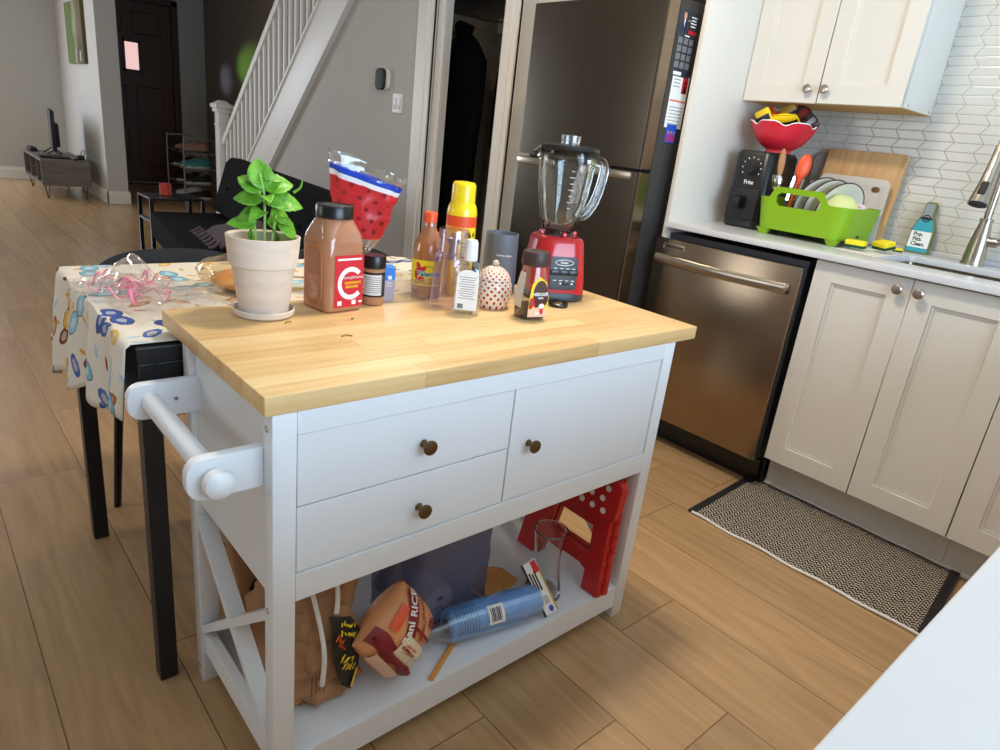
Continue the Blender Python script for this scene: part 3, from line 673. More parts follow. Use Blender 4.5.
# ================================================================ KITCHEN ISLAND
IZ = .7857
il = thing('kitchen_island', 'white kitchen island cart with a butcher block top', 'kitchen island', (0, 0, 0))
link('countertop', box(0, 1.0332, 0, .4647, IZ-.0301, IZ, .0025), 'butcher', il, 25)
LX0, LX1, RX0, RX1 = .0115, .0485, .9235, .9605
LY0, LY1, BY0, BY1 = -.0044+.006, .0335, .355, .392
for x0, x1 in ((LX0, LX1), (RX0, RX1)):
    for y0, y1 in ((LY0, LY1), (BY0, BY1)):
        lg = link('leg', box(x0, x1, y0, y1, 0, IZ-.0302, .002), 'white', il, 25)
        if x0 < .1:
            for z in ((.728, .415) if y0 < .1 else (.03,)):
                link('bolt_cap', T(lathe([(.0055, 0), (.0045, .0008), (.003, .0002)], 14), (x0+.0003, (y0+y1)/2+.004, z), (0, -PI/2, 0)), 'bronze', lg)
# case
link('side_panel', box(LX0+.010, LX0+.026, LY1, BY0, .43, IZ-.0302), 'white', il, 0)
link('side_panel', box(RX1-.026, RX1-.010, LY1, BY0, .43, IZ-.0302), 'white', il, 0)
link('back_panel', box(LX1, RX0, BY0+.008, BY0+.022, .43, IZ-.0302), 'white', il, 0)
link('case_bottom', box(LX0+.026, RX1-.026, LY1+.004, BY0+.008, .432, .446), 'white', il, 0)
link('top_rail', box(LX1, RX0, LY0, LY0+.02, .719, IZ-.0302, .001), 'white', il, 20)
link('bottom_rail', box(LX1, RX0, LY0, LY0+.02, .430, .479, .001), 'white', il, 20)
link('centre_stile', box(.4715, .4745, LY0+.006, LY0+.02, .479, .719), 'white', il, 0)
def island_knob(parent, x, z):
    b = lathe([(.0065, 0), (.0075, .001), (.005, .006), (.0045, .012), (.009, .015), (.0125, .018), (.0135, .021), (.0125, .0235), (.006, .0255), (.001, .0258)], 28)
    link('knob', T(b, (x, LY0+.003, z), (PI/2, 0, 0)), 'bronze', parent, label='antique bronze knob')
for z0, z1, kz in ((.5985, .7175, .654), (.4805, .5965, .532)):
    d = link('drawer', box(.0505, .4705, LY0+.003, LY0+.30, z0, z1, .0015), 'white', il, 20); island_knob(d, .274, kz)
d = link('door', box(.4758, .9215, LY0+.003, LY0+.02, .4805, .7175, .0015), 'white', il, 20); island_knob(d, .525, .598)
# lower shelf and cross braces
link('shelf', box(LX0+.012, RX1-.012, LY0+.012, BY0+.012, .078, .098, .001), 'white', il, 20)
link('shelf_rail', box(LX1, RX0, LY0+.002, LY0+.02, .034, .0985, .001), 'white', il, 20)
link('shelf_rail', box(LX1, RX0, BY0+.01, BY0+.028, .034, .0985, .001), 'white', il, 20)
for x in (LX0+.006, RX1-.026):
    link('side_rail', box(x, x+.020, LY1, BY0, .075, .125, .001), 'white', il, 20)
    link('cross_brace', bar((x+.010, LY1-.002, .40), (x+.010, BY0+.002, .135), .016, .030, (1, 0, 0)), 'white', il, 20)
    link('cross_brace', bar((x+.0095, LY1-.002, .135), (x+.0095, BY0+.002, .40), .0155, .030, (1, 0, 0)), 'white', il, 20)
# towel bar on the left end
for yb in (.0340, .3365):
    o = [p for p in rpoly(.114, .060, .022, -.0355, .663) if p[0] < -.03]+[(.0212, .633), (.0212, .693)]
    o = sorted(o, key=lambda p: math.atan2(p[1]-.663, p[0]+.03))
    br = link('towel_bar_bracket', T(plate(o, (), .018, .002), (0, yb+.009, 0), (PI/2, 0, 0)), 'white', il, 25)
    if yb > .1: link('screw', T(lathe([(.004, 0), (.003, .001)], 10), (-.018, yb-.0002, .662), (PI/2, 0, 0)), 'nickel', br)
link('towel_bar', cyl((-.058, .045, .663), (-.058, .345, .663), .0165), 'white', il)
link('bar_knob', T(lathe([(.014, 0), (.014, .006), (.020, .010), (.0225, .018), (.020, .027), (.012, .033), (.001, .035)], 28), (-.058, .034, .663), (PI/2, 0, 0)), 'white', il)

# ================================================================ THINGS ON THE ISLAND TOP
z = IZ+.0003
single('plant_saucer', lathe([(.049, 0), (.0545, .004), (.0565, .013), (.054, .0145), (.0515, .006), (.04, .005)], 48), 'terracotta', 'whitewashed clay saucer under the basil pot', 'saucer', (.158, .385, z))
pt = thing('potted_basil', 'whitewashed clay pot holding a bright green basil plant', 'potted plant', (.158, .385, z+.0062))
link('pot', lathe([(.043, 0), (.0445, .004), (.056, .088), (.0605, .090), (.0650, .138), (.0655, .142), (.063, .1425), (.0590, .139), (.056, .105), (.054, .10)], 56), 'terracotta', pt)
link('soil', T(lathe([(.0545, 0), (.045, .006), (.02, .009), (.001, .010)], 24), (0, 0, .104)), 'soil', pt)
def leaf_bm(L, Wd, droop, az, base, tilt, roll=0):
    bm = bmesh.new(); n = 12; V = []
    for i in range(n+1):
        t = i/n; w = Wd*math.sin(PI*t**.8)**.8*(1-.12*t) if 0 < t < 1 else .0006
        row = []
        for s in (-1, -.5, 0, .5, 1):
            x = L*(t-.12*t*t); zz = -droop*L*t*t + (abs(s)**1.5)*w*.28 - .10*w*abs(math.sin(t*16))*abs(s)
            row.append(bm.verts.new((x, s*w/2, zz)))
        V.append(row)
    for i in range(n):
        for k in range(4): bm.faces.new((V[i][k], V[i+1][k], V[i+1][k+1], V[i][k+1]))
    m = Matrix.Translation(Vector(base)) @ Matrix.Rotation(az, 4, 'Z') @ Matrix.Rotation(-tilt, 4, 'Y') @ Matrix.Rotation(roll, 4, 'X')
    bmesh.ops.transform(bm, matrix=m, verts=bm.verts)
    return solid(bm, .0006)
A = face(.158, .385)-PI/2                                                                   # azimuth towards the photographer
rt = A+PI/2                                                                                 # photographer's right
def stem(p): link('stem', tube(p, [.0028, .0020], 8, 5), 'stem', pt)
stem([(0, 0, .108), (.004, .003, .16), (.002, 0, .215), (-.004, .006, .25)])
stem([(-.010, .006, .108), (-.012, .008, .15), (-.014, .01, .195)]); stem([(.012, -.004, .108), (.016, -.006, .15), (.02, -.01, .18)])
L_ = [  # length, width, droop, azimuth from photographer's right, base offset along right, height, tilt
 (.075, .052, .10, 2.2, .0, .222, 1.25), (.070, .050, .30, .25, .004, .222, .42), (.075, .052, .40, .05, .012, .198, .20), (.066, .046, .35, 2.8, -.004, .215, .75),
 (.062, .046, .45, 3.0, -.004, .200, .35), (.060, .046, .8, 2.4, -.012, .190, -.15), (.060, .048, .9, .2, .012, .178, .1), (.066, .034, .15, 3.2, -.012, .158, .12),
 (.056, .042, 1.0, 2.6, -.010, .165, -.5), (.064, .052, .9, .5, .006, .165, -.35), (.055, .042, 1.1, -.1, .024, .165, -.2), (.050, .036, .6, 1.2, .0, .20, .5),
 (.050, .036, .5, -1.3, .0, .21, .4), (.045, .034, .7, -2.0, .0, .185, .2), (.040, .028, .6, 1.6, .0, .235, .7), (.052, .040, .45, .7, .004, .24, .35), (.050, .038, .5, 2.5, -.002, .235, .45), (.048, .036, .7, -.5, .004, .205, .1), (.046, .034, .6, 3.6, -.006, .18, .1), (.030, .018, .5, 1.4, -.01, .125, .3), (.030, .02, .5, .6, .012, .122, .3), (.028, .018, .4, 2.4, -.006, .122, .4)]
for L, w_, dr, az, off, hh, tl in L_:
    a = rt - az if False else rt + az
    bx = off*math.cos(rt); by = off*math.sin(rt)
    c_ = math.cos(az)                                                        # side leaves turn their faces to the room's light
    link('leaf', leaf_bm(L*.86, w_*.90, dr, a, (bx, by, hh), tl, .85*c_ if abs(c_) > .3 else 0), 'leaf', pt, 180)
link('leaf_curl', tube([(.052*math.cos(rt), .052*math.sin(rt), .222), (.064*math.cos(rt), .064*math.sin(rt), .232), (.067*math.cos(rt), .067*math.sin(rt), .245)], [.003, .001], 6, 4), 'leaf', pt)

# big spice jar with a black lid
R = face(.315, .405)
jr = thing('spice_jar', 'large clear jar of brown cinnamon powder with a black lid', 'jar', (.306, .398, z), R+.62)
link('jar_body', loft([sq(.083, .083, 0, .012), sq(.090, .090, .004, .016), sq(.090, .090, .135, .016), sq(.086, .086, .150, .02), sq(.070, .070, .176, .03), sq(.063, .063, .181, .031)]), 'cinnamon', jr, 30)
link('jar_shoulder', loft([sq(.0915, .0915, .004, .0165), sq(.0915, .0915, .1352, .0165), sq(.0875, .0875, .150, .02), sq(.071, .071, .177, .03)], False, False), 'film', jr, 30)
link('grip_recess', T(plate(rpoly(.056, .120, .022), (rpoly(.042, .106, .018),), .003, .001), (-.0455, 0, .072), (PI/2, 0, -PI/2)), 'cinnamon', jr, 30)
link('lid', lathe([(.033, .180), (.0365, .181), (.0365, .201), (.0345, .2045), (.032, .205), (.031, .2035), (.001, .2035)], 48), 'black', jr)
lb = link('label', T(stand(grid(.068, .104, 1, 1)), (.006, -.0463, .062)), 'redlab', jr, 0)
def C_shape(ro, ri, a0=.75, n=28):
    p = [(ro*math.cos(a0+(2*PI-2*a0)*k/n), ro*math.sin(a0+(2*PI-2*a0)*k/n)) for k in range(n+1)]
    q = [(ri*math.cos(a0+(2*PI-2*a0)*k/n), ri*math.sin(a0+(2*PI-2*a0)*k/n)) for k in range(n+1)]
    return plate(p+q[::-1], (), .0003)
link('letter_mark', T(stand(T(C_shape(.033, .0235), (.004, -.004, 0), (0, 0, 0), (.95, 1.0, 1))), (.006, -.0467, .062)), 'whitelab', lb, 0)
link('lettering', T(stand(J(text('compliments', .0095, cx=.010, cy=.008), T(grid(.056, .004, 1, 1), (0, .044, 0)), T(grid(.010, .009, 1, 1), (-.022, -.043, 0)), T(grid(.010, .009, 1, 1), (.012, -.043, 0)), T(grid(.008, .004, 1, 1), (.028, -.043, 0)))), (.006, -.0468, .062)), 'whitelab', lb, 0)
link('flavour_lettering', T(stand(J(text('CINNAMON', .0070, cx=.008, cy=-.003, bold=.0002), text('GROUND', .0070, cx=.006, cy=-.011, bold=.0002))), (.006, -.0469, .062)), 'yellab', lb, 0)

# small shaker
R = face(.412, .40)
sh = thing('spice_shaker', 'small brown spice shaker with a black lid and grey label', 'shaker', (.400, .398, z), R+.25)
link('bottle', lathe([(.021, 0), (.0235, .002), (.0235, .072), (.0215, .078), (.020, .080)], 32), 'spice', sh)
link('lid', lathe([(.0235, .078), (.025, .079), (.025, .100), (.0235, .104), (.001, .104)], 40), 'black', sh)
lb = link('label', patch(.075, .044, .0235, .044, .0005), 'coffeew', sh, 180)
link('label_band', J(patch(.078, .005, .0235, .068, .0007), patch(.078, .004, .0235, .0205, .0007), patch(.016, .044, .0235, .044, .0007, .9, 4)), 'blacklab', lb, 180)
link('lettering', J(*[patch(.05-.006*(k % 3), .0013, .0235, .060-.0045*k, .0009, -.15) for k in range(8)]), 'greyprint', lb, 180)

# clear take-out tray with a blue packet
R = 0
tr = thing('plastic_tray', 'clear plastic food tray behind the small spice shaker', 'tray', (.478, .418, z), -.08)
b = loft([sq(.122, .062, 0, .01), sq(.135, .072, .050, .014), sq(.142, .079, .052, .016)], True, False); link('tray_wall', solid(b, .0006), 'filmtray', tr)
pk = thing('small_carton', 'small blue carton standing behind the small spice shaker', 'carton', (.447, .415, z+.0015), -.35)
M['cartonblue'] = mat('carton_blue', (48, 128, 212), .5)
link('carton', box(-.012, .012, -.018, .018, 0, .074, .001), 'cartonblue', pk, 20)
link('lettering', T(stand(J(T(grid(.008, .008, 1, 1), (0, .012, 0)), T(grid(.012, .002, 1, 1), (0, 0, 0)), T(grid(.012, .002, 1, 1), (0, -.006, 0)))), (0, -.0183, .04)), 'whitelab', pk, 0)

# hot sauce
R = face(.548, .42)
hs = thing('hot_sauce_bottle', 'hot sauce bottle with an orange cap and yellow label', 'bottle', (.555, .425, z), R+.05)
prof = [(.032, 0), (.0345, .003), (.0345, .100), (.034, .108), (.030, .124), (.0225, .142), (.0155, .155), (.0128, .162), (.0125, .172)]
link('sauce', lathe([(r-.0012, h) for r, h in [(.032, 0), (.0345, .003), (.0345, .062)]]+[(.0330, .0622)], 40), 'sauce', hs)
link('sauce_neck', lathe([(.0332, .0624), (.0332, .1062), (.0285, .124), (.0212, .142), (.0142, .155), (.0115, .162), (.0113, .171)], 40), 'saucetop', hs)
link('glass_wall', lathe(prof, 40, True, False), 'film', hs)
link('cap', J(lathe([(.0142, .168), (.0150, .169), (.0150, .189), (.0140, .1905), (.001, .1905)], 32), lathe([(.0156, .181), (.0156, .1832)], 32, False, False)), 'orange', hs)
lb = link('label', patch(.140, .058, .0345, .058, .0006, 0, 32), 'yellab', hs, 180)
link('pepper_mark', wrap(J(T(disc(.0105, .015, 20), (-.020, -.002, .0002)), T(disc(.005, .009, 16), (-.021, .016, .0003), (0, 0, .5)), T(disc(.005, .008, 16), (-.010, .010, .0003), (0, 0, -.8)), T(disc(.008, .006, 16), (-.013, -.013, .0003))), .0345, .058, .0009), 'redlab', lb, 180)
link('lettering', wrap(text('Valentina', .0150, 1, .0005, .004, -.001), .0345, .058, .0016), 'greenlab', lb, 180)
link('lettering_outline', wrap(text('Valentina', .0150, 1, .0014, .004, -.001), .0345, .058, .0013), 'whitelab', lb, 180)
link('small_print', wrap(J(text('TAMAZULA', .005, cx=.006, cy=.016), text('SALSA PICANTE', .004, cx=.006, cy=-.014), T(grid(.06, .0012, 8, 1), (0, -.020, 0)), T(grid(.06, .0012, 8, 1), (0, -.023, 0))), .0345, .058, .0013), 'blacklab', lb, 180)

# yellow aerosol can
R = face(.68, .43)
ca = thing('aerosol_can', 'tall yellow aerosol can with an orange band behind the clear cup', 'spray can', (.646, .430, z), R+.1)
link('can_body', lathe([(.033, 0), (.035, .003), (.035, .160)], 40), 'yellab', ca)
link('band', lathe([(.0351, .160), (.0351, .184)], 40), 'orange', ca)
link('shoulder', lathe([(.0351, .184), (.0349, .192), (.0325, .204), (.0285, .212), (.0275, .213)], 40), 'yellow', ca)
link('cap', lathe([(.0278, .212), (.0272, .248), (.0262, .254), (.023, .258), (.012, .2595), (.001, .2595)], 40), 'yellow', ca)
link('lettering', wrap(J(scrawl(3, .030, .016, .004, .022, 0, 0, 4), *[T(grid(.03-.004*(k % 3), .003, 4, 1), (.014, -.018-.008*k, 0)) for k in range(7)], T(grid(.018, .022, 4, 1), (.024, -.088, 0))), .0351, .142, .0005), 'blacklab', ca, 180)

# clear violet-tinted blender cup, upside down
R = face(.53, .33)
cu_ = thing('blending_cup', 'clear violet tinted plastic cup standing upside down behind the gel bottle', 'cup', (.560, .342, z), R)
o = [(.0445, 0), (.0440, .004), (.0375, .105), (.0345, .118), (.0325, .122), (.0325, .165), (.0315, .168)]
b = lathe(o+[(.001, .168)], 40, False, True); link('cup_wall', solid(b, .0022), 'filmp', cu_)
link('collar', lathe([(.0385, .105), (.0395, .108), (.0375, .117), (.0345, .121)], 40, False, False), 'filmp', cu_)
for k in range(3): link('rib', bar((.036*math.cos(k*2.1+4), .036*math.sin(k*2.1+4), .02), (.0325*math.cos(k*2.1+4), .0325*math.sin(k*2.1+4), .10), .004, .004), 'filmp', cu_)
link('blade_post', lathe([(.008, .10), (.008, .135), (.014, .139), (.014, .147), (.004, .15), (.004, .158)], 16), 'nickel', cu_)

# hand gel
R = face(.545, .26)
hg = thing('hand_gel_bottle', 'clear hand gel bottle with a white cap and round white label', 'bottle', (.552, .268, z), R-.05)
link('bottle', loft([sq(.054, .036, 0, .012), sq(.060, .040, .004, .016), sq(.060, .040, .085, .016), sq(.056, .038, .098, .017), sq(.040, .032, .110, .015), sq(.026, .026, .116, .012)]), 'liquid', hg, 40)
link('gel', loft([sq(.055, .035, .003, .015), sq(.055, .035, .072, .015)]), 'liquid', hg, 40)
link('cap', loft([sq(.028, .028, .115, .0135), sq(.030, .030, .118, .0145), sq(.0265, .0265, .152, .0128), sq(.022, .022, .1575, .0108)]), 'white', hg, 40)
lb = link('label', T(stand(poly([(.023*math.cos(a*PI/12), .038+.018*math.sin(a*PI/12)) for a in range(13)]+[(-.023, -.030), (.023, -.030)])), (0, -.0206, .042)), 'whitelab', hg, 0)
link('label_print', T(stand(J(*[T(grid(.036-.004*(k % 3), .0012, 1, 1), (0, .040-.005*k, 0)) for k in range(10)], T(grid(.012, .010, 1, 1), (-.012, -.022, 0)))), (0, -.0209, .042)), 'greyprint', lb, 0)

# grey motor-less cup
gc = thing('grey_canister', 'grey plastic tapering canister between the spray can and the blender', 'canister', (.768, .418, z), face(.782, .42))
link('canister', lathe([(.0430, 0), (.0440, .002), (.0398, .145), (.0378, .145), (.036, .120), (.030, .115), (.001, .115)], 44), 'grey', gc)
link('inner_post', lathe([(.010, .115), (.008, .132), (.001, .133)], 16), 'grey', gc)
link('lettering', wrap(text('Hamilton Beach', .0060, 1, .0001, .010, 0), .0418, .096, .0006), 'whitelab', gc, 180)
link('switch_plate', wrap(T(grid(.012, .018, 3, 1), (.022, 0, 0)), .0436, .030, .0008), 'bluep', gc, 180)

# dotted sugar pot
sg = thing('sugar_pot', 'cream ceramic sugar pot covered in small red dots', 'sugar pot', (.652, .300, z), 0)
link('pot', lathe([(.033, 0), (.036, .003), (.0415, .022), (.043, .040), (.041, .055), (.037, .064)], 48, True, True, True), 'polka', sg)
link('lid', lathe([(.0378, .0645), (.037, .068), (.030, .080), (.019, .089), (.009, .0925)], 48, False, True, True), 'polka', sg)
link('lid_knob', T(ball(.0075), (0, 0, .0985)), 'polka', sg)

# coffee jar
R = face(.67, .2)
cj = thing('coffee_jar', 'nearly empty instant coffee jar with a dark brown lid', 'jar', (.676, .200, z), R+.55)
rr = [sq(.058, .058, 0, .02), sq(.064, .064, .006, .022), sq(.0635, .0635, .05, .022), sq(.050, .050, .105, .022), sq(.046, .046, .118, .022)]
link('glass_wall', loft(rr, True, False), 'film', cj, 40)
link('coffee', loft([sq(.057, .057, .003, .02), sq(.060, .060, .008, .021), sq(.060, .060, .020, .021), sq(.056, .05, .030, .02)]), 'coffee', cj, 40)
link('lid', lathe([(.0235, .114), (.0290, .115), (.0300, .118), (.0295, .140), (.0275, .1445), (.025, .1455), (.001, .1455)], 44), 'browncap', cj)
def on_jar(bm, lift=.0006):   # flat artwork onto the jar's tapering front
    for c in (.045, .070): bmesh.ops.bisect_plane(bm, geom=bm.verts[:]+bm.edges[:]+bm.faces[:], plane_co=(0, c, 0), plane_no=(0, 1, 0))
    for v in bm.verts:
        x, yv, q = v.co; zz = .005+yv
        half = .032 if zz < .05 else .032-(zz-.05)/.055*.007
        v.co = Vector((x, -(half+lift+q), zz))
    return bm
lb = link('front_label', on_jar(plate([(-.024, .004), (.022, .004), (.024, .05), (.018, .078), (.0, .09), (-.018, .074), (-.024, .04)], (), .0002)), 'yellab', cj, 0)
link('label_panel', on_jar(J(disc(.019, .032, 28, .0004, .004, .050)), .0008), 'brownlab', lb, 0)
link('label_ground', on_jar(poly([(-.024, .004), (.022, .004), (.021, .02), (.006, .026), (-.024, .022)], .0006), .0010), 'pinklab', lb, 0)
link('berries', on_jar(J(disc(.0055, .006, 14, .0006, -.017, .040), disc(.0050, .0055, 14, .0006, -.014, .032), disc(.0045, .005, 14, .0006, -.019, .026), T(box(.004, .013, .010, .026, .0006, .0008), (0, 0, 0))), .0011), 'redlab', lb, 0)
link('leaves', on_jar(J(disc(.006, .003, 12, .0005, -.018, .020), disc(.004, .006, 12, .0005, -.020, .032)), .0010), 'greenlab', lb, 0)
link('cup_print', on_jar(J(disc(.0075, .0055, 16, .0008, .008, .028), disc(.0065, .003, 16, .0006, .0, .012)), .0013), 'whitelab', lb, 0)
link('lettering', on_jar(J(text('NESCAFÉ', .0090, 1, .0003, .003, .053), text('RICH', .0055, 1, .0002, .004, .045)), .0016), 'whitelab', lb, 0)
link('back_label', T(on_jar(plate([(-.016, .020), (.016, .020), (.016, .06), (.011, .095), (-.011, .095), (-.016, .06)], (), .0002)), (0, 0, 0), (0, 0, -PI/2)), 'coffeew', cj, 0)

# blender
R = face(.9, .33)
bl = thing('blender', 'red countertop blender with a glass jug and black lid', 'blender', (.886, .347, z), R+.40)
link('base', loft([sq(.148, .148, .018, .045), sq(.142, .142, .05, .042), sq(.122, .122, .140, .040), sq(.114, .114, .149, .038), sq(.100, .100, .153, .034)]), 'red', bl, 40)
link('base_skirt', loft([sq(.140, .140, 0, .046), sq(.150, .150, .004, .05), sq(.150, .150, .020, .05), sq(.143, .143, .0245, .046)]), 'darkgrey', bl, 40)
link('jug_holder', J(*[box(-.006+x, .006+x, -.006+y, .006+y, .148, .164, .003) for x, y in ((.043, 0), (-.043, 0), (0, .043), (0, -.043))]), 'red', bl)
link('jug_collar', lathe([(.034, .150), (.036, .152), (.034, .160), (.030, .161)], 36), 'darkgrey', bl)
tilt = Matrix.Translation((0, -.0725, .072)) @ Matrix.Rotation(-.165, 4, 'X')
def onbase(bm, lift=0):
    bm = stand(bm); bmesh.ops.transform(bm, matrix=Matrix.Translation((0, -.0700-lift, .07)) @ Matrix.Rotation(-.112, 4, 'X'), verts=bm.verts); return bm
cpn = link('control_panel', onbase(plate(rpoly(.070, .078, .008), (), .003, .0006)), 'darkgrey', bl, 30)
link('oval_badge', onbase(plate([(.024*math.cos(a*PI/16), .026+.0075*math.sin(a*PI/16)) for a in range(32)], ([(.0225*math.cos(a*PI/16), .026+.006*math.sin(a*PI/16)) for a in range(32)],), .0006), .0018), 'whitelab', cpn, 0)
link('lettering', onbase(J(text('Oster', .0085, 1, .0002, 0, .026), *[T(grid(.009, .0018, 1, 1), (x, y, 0)) for x in (-.022, -.006, .010, .025) for y in (.012, -.017)], *[T(grid(.005, .0035, 1, 1), (x, -.024, 0)) for x in (-.006, .024)]), .0019), 'whitelab', cpn, 0)
for i in range(3): link('button', onbase(T(box(-.012, .012, -.0065, .0065, 0, .004, .0015), (-.022+i*.0235, .002, .0015)), 0), 'black', cpn)
link('pulse_switch', onbase(T(box(-.007, .007, -.004, .004, 0, .003, .001), (.008, -.024, .0015))), 'black', cpn)
# jug: ribbed, flaring upward
def jugring(r, zz, amp):
    out = []
    for k in range(64):
        a = 2*PI*k/64; q = r*(1+amp*math.cos(5*a)); out.append((q*math.cos(a), q*math.sin(a), zz))
    return out
jp = [(.036, .158, 0), (.040, .165, .03), (.050, .20, .05), (.060, .25, .05), (.066, .30, .035), (.069, .335, .015), (.070, .350, 0)]
ji = [(.066, .350, 0), (.065, .335, .015), (.062, .30, .035), (.056, .25, .05), (.046, .20, .05), (.036, .170, .03), (.030, .166, 0)]
jg = link('jug', loft([jugring(*q) for q in jp]+[jugring(*q) for q in ji]), 'glass', bl, 60)
hdl = [(.060, 0, .335), (.090, 0, .333), (.103, 0, .322), (.102, 0, .290), (.090, 0, .240), (.068, 0, .205), (.052, 0, .200)]
ha = face(.896, .345)-PI/2+PI/2-(R+.40)
link('jug_handle', T(tube(hdl, .0085, 12, 6, True, 1.4), (0, 0, 0), (0, 0, ha+.50)), 'glass', jg)
link('spout', T(tube([(-.062, 0, .335), (-.078, 0, .350)], [.016, .012], 12), (0, 0, 0), (0, 0, ha+.3)), 'glass', jg)
link('measure_marks', wrap(J(*[T(grid(.008+.005*(k % 2), .0012, 2, 1), (-.008, -.012+.014*k, 0)) for k in range(7)]), .0615, .235, .004), 'whitelab', jg, 180)
link('blade', J(*[T(tube([(0, 0, .172), (.022, 0, .178), (.030, 0, .190)], [.003, .001], 6), (0, 0, 0), (0, 0, a)) for a in (0, PI/2, PI, 3*PI/2)]), 'nickel', jg)
ld = link('lid', lathe([(.062, .336), (.066, .342), (.0715, .350), (.0725, .354), (.070, .360), (.055, .364), (.03, .365), (.001, .365)], 44), 'black', bl)
link('filler_cap', loft([circ(.022, .364, 24), circ(.0235, .385, 24), circ(.020, .386, 24)]), 'filmw', ld)
_cord = link('power_cord', T(tube([(.850, .262, z+.0045), (.842, .245, z+.0045), (.825, .232, z+.0045), (.808, .236, z+.0045), (.80, .252, z+.0045), (.812, .268, z+.0045), (.84, .282, z+.0045), (.87, .300, z+.0045)], .0042, 10, 6, True), (0, 0, 0)), 'black')
_cord.parent = bl; _cord.matrix_parent_inverse = (Matrix.Translation(bl.location) @ bl.rotation_euler.to_matrix().to_4x4()).inverted()
for i, (x, y, a, l) in enumerate(((.175, .315, .4, .016), (.235, .205, -.2, .02), (.30, .30, .9, .012))):
    single('dried_leaf_scrap', tube([(-l/2, 0, .0012), (0, l*.25, .0016), (l/2, 0, .0012)], .0011, 6, 4), 'olive', ('thin dark curl of plant scrap below the basil saucer', 'longest thin plant scrap lying alone in the middle of the butcher block', 'tiny plant scrap behind the longer one on the butcher block')[i], 'scrap', (x, y, z), a)
# ================================================================ THINGS ON THE ISLAND'S LOWER SHELF
SZ = .0988
M['darkbag'] = None
def bagmat():
    m, N, L, P = newmat('bin_liner'); P.inputs['Base Color'].default_value = rgb(128, 128, 150); P.inputs['Roughness'].default_value = .22
    n = N.new('ShaderNodeTexNoise'); n.inputs['Scale'].default_value = 22; n.inputs['Detail'].default_value = 3
    tc = N.new('ShaderNodeTexCoord'); mp = N.new('ShaderNodeMapping'); mp.inputs['Scale'].default_value = (1, 1, .35); L.new(tc.outputs['Object'], mp.inputs[0]); L.new(mp.outputs[0], n.inputs['Vector'])
    b = N.new('ShaderNodeBump'); b.inputs['Strength'].default_value = .6; b.inputs['Distance'].default_value = .008; L.new(n.outputs[0], b.inputs['Height']); L.new(b.outputs[0], P.inputs['Normal'])
    t = N.new('ShaderNodeBsdfTransparent'); t.inputs[0].default_value = rgb(206, 206, 226)
    mx = N.new('ShaderNodeMixShader'); mx.inputs[0].default_value = .44
    L.new(t.outputs[0], mx.inputs[1]); L.new(P.outputs[0], mx.inputs[2]); L.new(mx.outputs[0], N['Material Output'].inputs[0]); return m
M['darkbag'] = bagmat()
def crinkle(bm, amp, fr=30, seed=0):
    from mathutils import noise
    for v in bm.verts:
        n = noise.noise_vector(v.co*fr+Vector((seed, seed*2, 0)))
        v.co += n*amp
    return bm
def dense(rings, m):
    out = []
    for a, b_ in zip(rings, rings[1:]):
        for k in range(m): out.append([tuple(p[i]+(q[i]-p[i])*k/m for i in range(3)) for p, q in zip(a, b_)])
    return out+[rings[-1]]
def crease(bm, amp, fr, seed=0):
    from mathutils import noise
    bm.normal_update(); D = []
    for v in bm.verts:
        d, _ = noise.voronoi(v.co*fr+Vector((seed, 0, seed)))
        D.append(v.normal*amp*(min(d[1]-d[0], .7)-.3))
    for v, d in zip(bm.verts, D): v.co += d
    return bm
# kraft paper bag
kb = thing('paper_bag', 'brown paper sack with white rope ties on the left of the lower shelf', 'bag', (.152, .185, SZ), .02)
rings = []
for zz, w_, d_, dx, dy in ((0, .120, .19, 0, 0), (.004, .145, .215, 0, 0), (.03, .162, .232, 0, 0), (.09, .164, .234, 0, 0), (.15, .158, .226, 0, 0), (.20, .150, .20, .004, .0), (.24, .135, .16, .01, -.0), (.275, .120, .115, .016, -.01), (.30, .13, .08, .022, -.015), (.325, .165, .05, .03, -.02)):
    rings.append([(p[0]+dx, p[1]+dy, p[2]) for p in sq(w_, d_, zz, .05, 10)])
def lim(bm):
    for v in bm.verts: v.co.z = max(v.co.z, 0)
    return bm
b = loft(dense(rings, 7))
link('sack', lim(crinkle(crease(crease(crinkle(b, .010, 11, 1), .040, 13, 3), .014, 34, 5), .002, 60, 2)), 'kraft', kb, 28)
def fronty(zz): return -.117 if zz < .16 else -.117+(zz-.16)*.45
pn = poly([(.026, .205), (.062, .190), (.072, .14), (.070, .075), (.052, .035), (.034, .055), (.022, .12)])
def onbag(bm, lift):
    for v in bm.verts:
        x, yv, q = v.co
        v.co = Vector((x, fronty(yv)-lift-q+max(0, x-.03)**1.3*1.6, yv))
    return bm
def onbag2(pts, lift):
    bm = poly(pts); bmesh.ops.subdivide_edges(bm, edges=list(bm.edges), cuts=2); bmesh.ops.triangulate(bm, faces=bm.faces); return onbag(bm, lift)
pm = link('printed_panel', onbag2([(-.006, .205), (.036, .190), (.058, .15), (.058, .07), (.034, .030), (.010, .055), (-.008, .12)], .012), 'blacklab', kb, 0)
link('upper_lettering', onbag(J(scrawl(5, .036, .011, .0026, .026, .180, -.5, 2), scrawl(5, .034, .011, .0026, .024, .164, -.5, 3)), 0.0140), 'yellab', pm, 0)
link('orange_lettering', onbag(J(scrawl(3, .026, .013, .003, .006, .160, -.9, 5), scrawl(4, .022, .008, .002, .010, .144, -.9, 6)), 0.0140), 'orange', pm, 0)
link('script_lettering', onbag(J(scrawl(3, .034, .024, .003, .024, .112, -.6, 7), scrawl(4, .034, .018, .003, .028, .090, -.6, 8)), 0.0140), 'yellab', pm, 0)
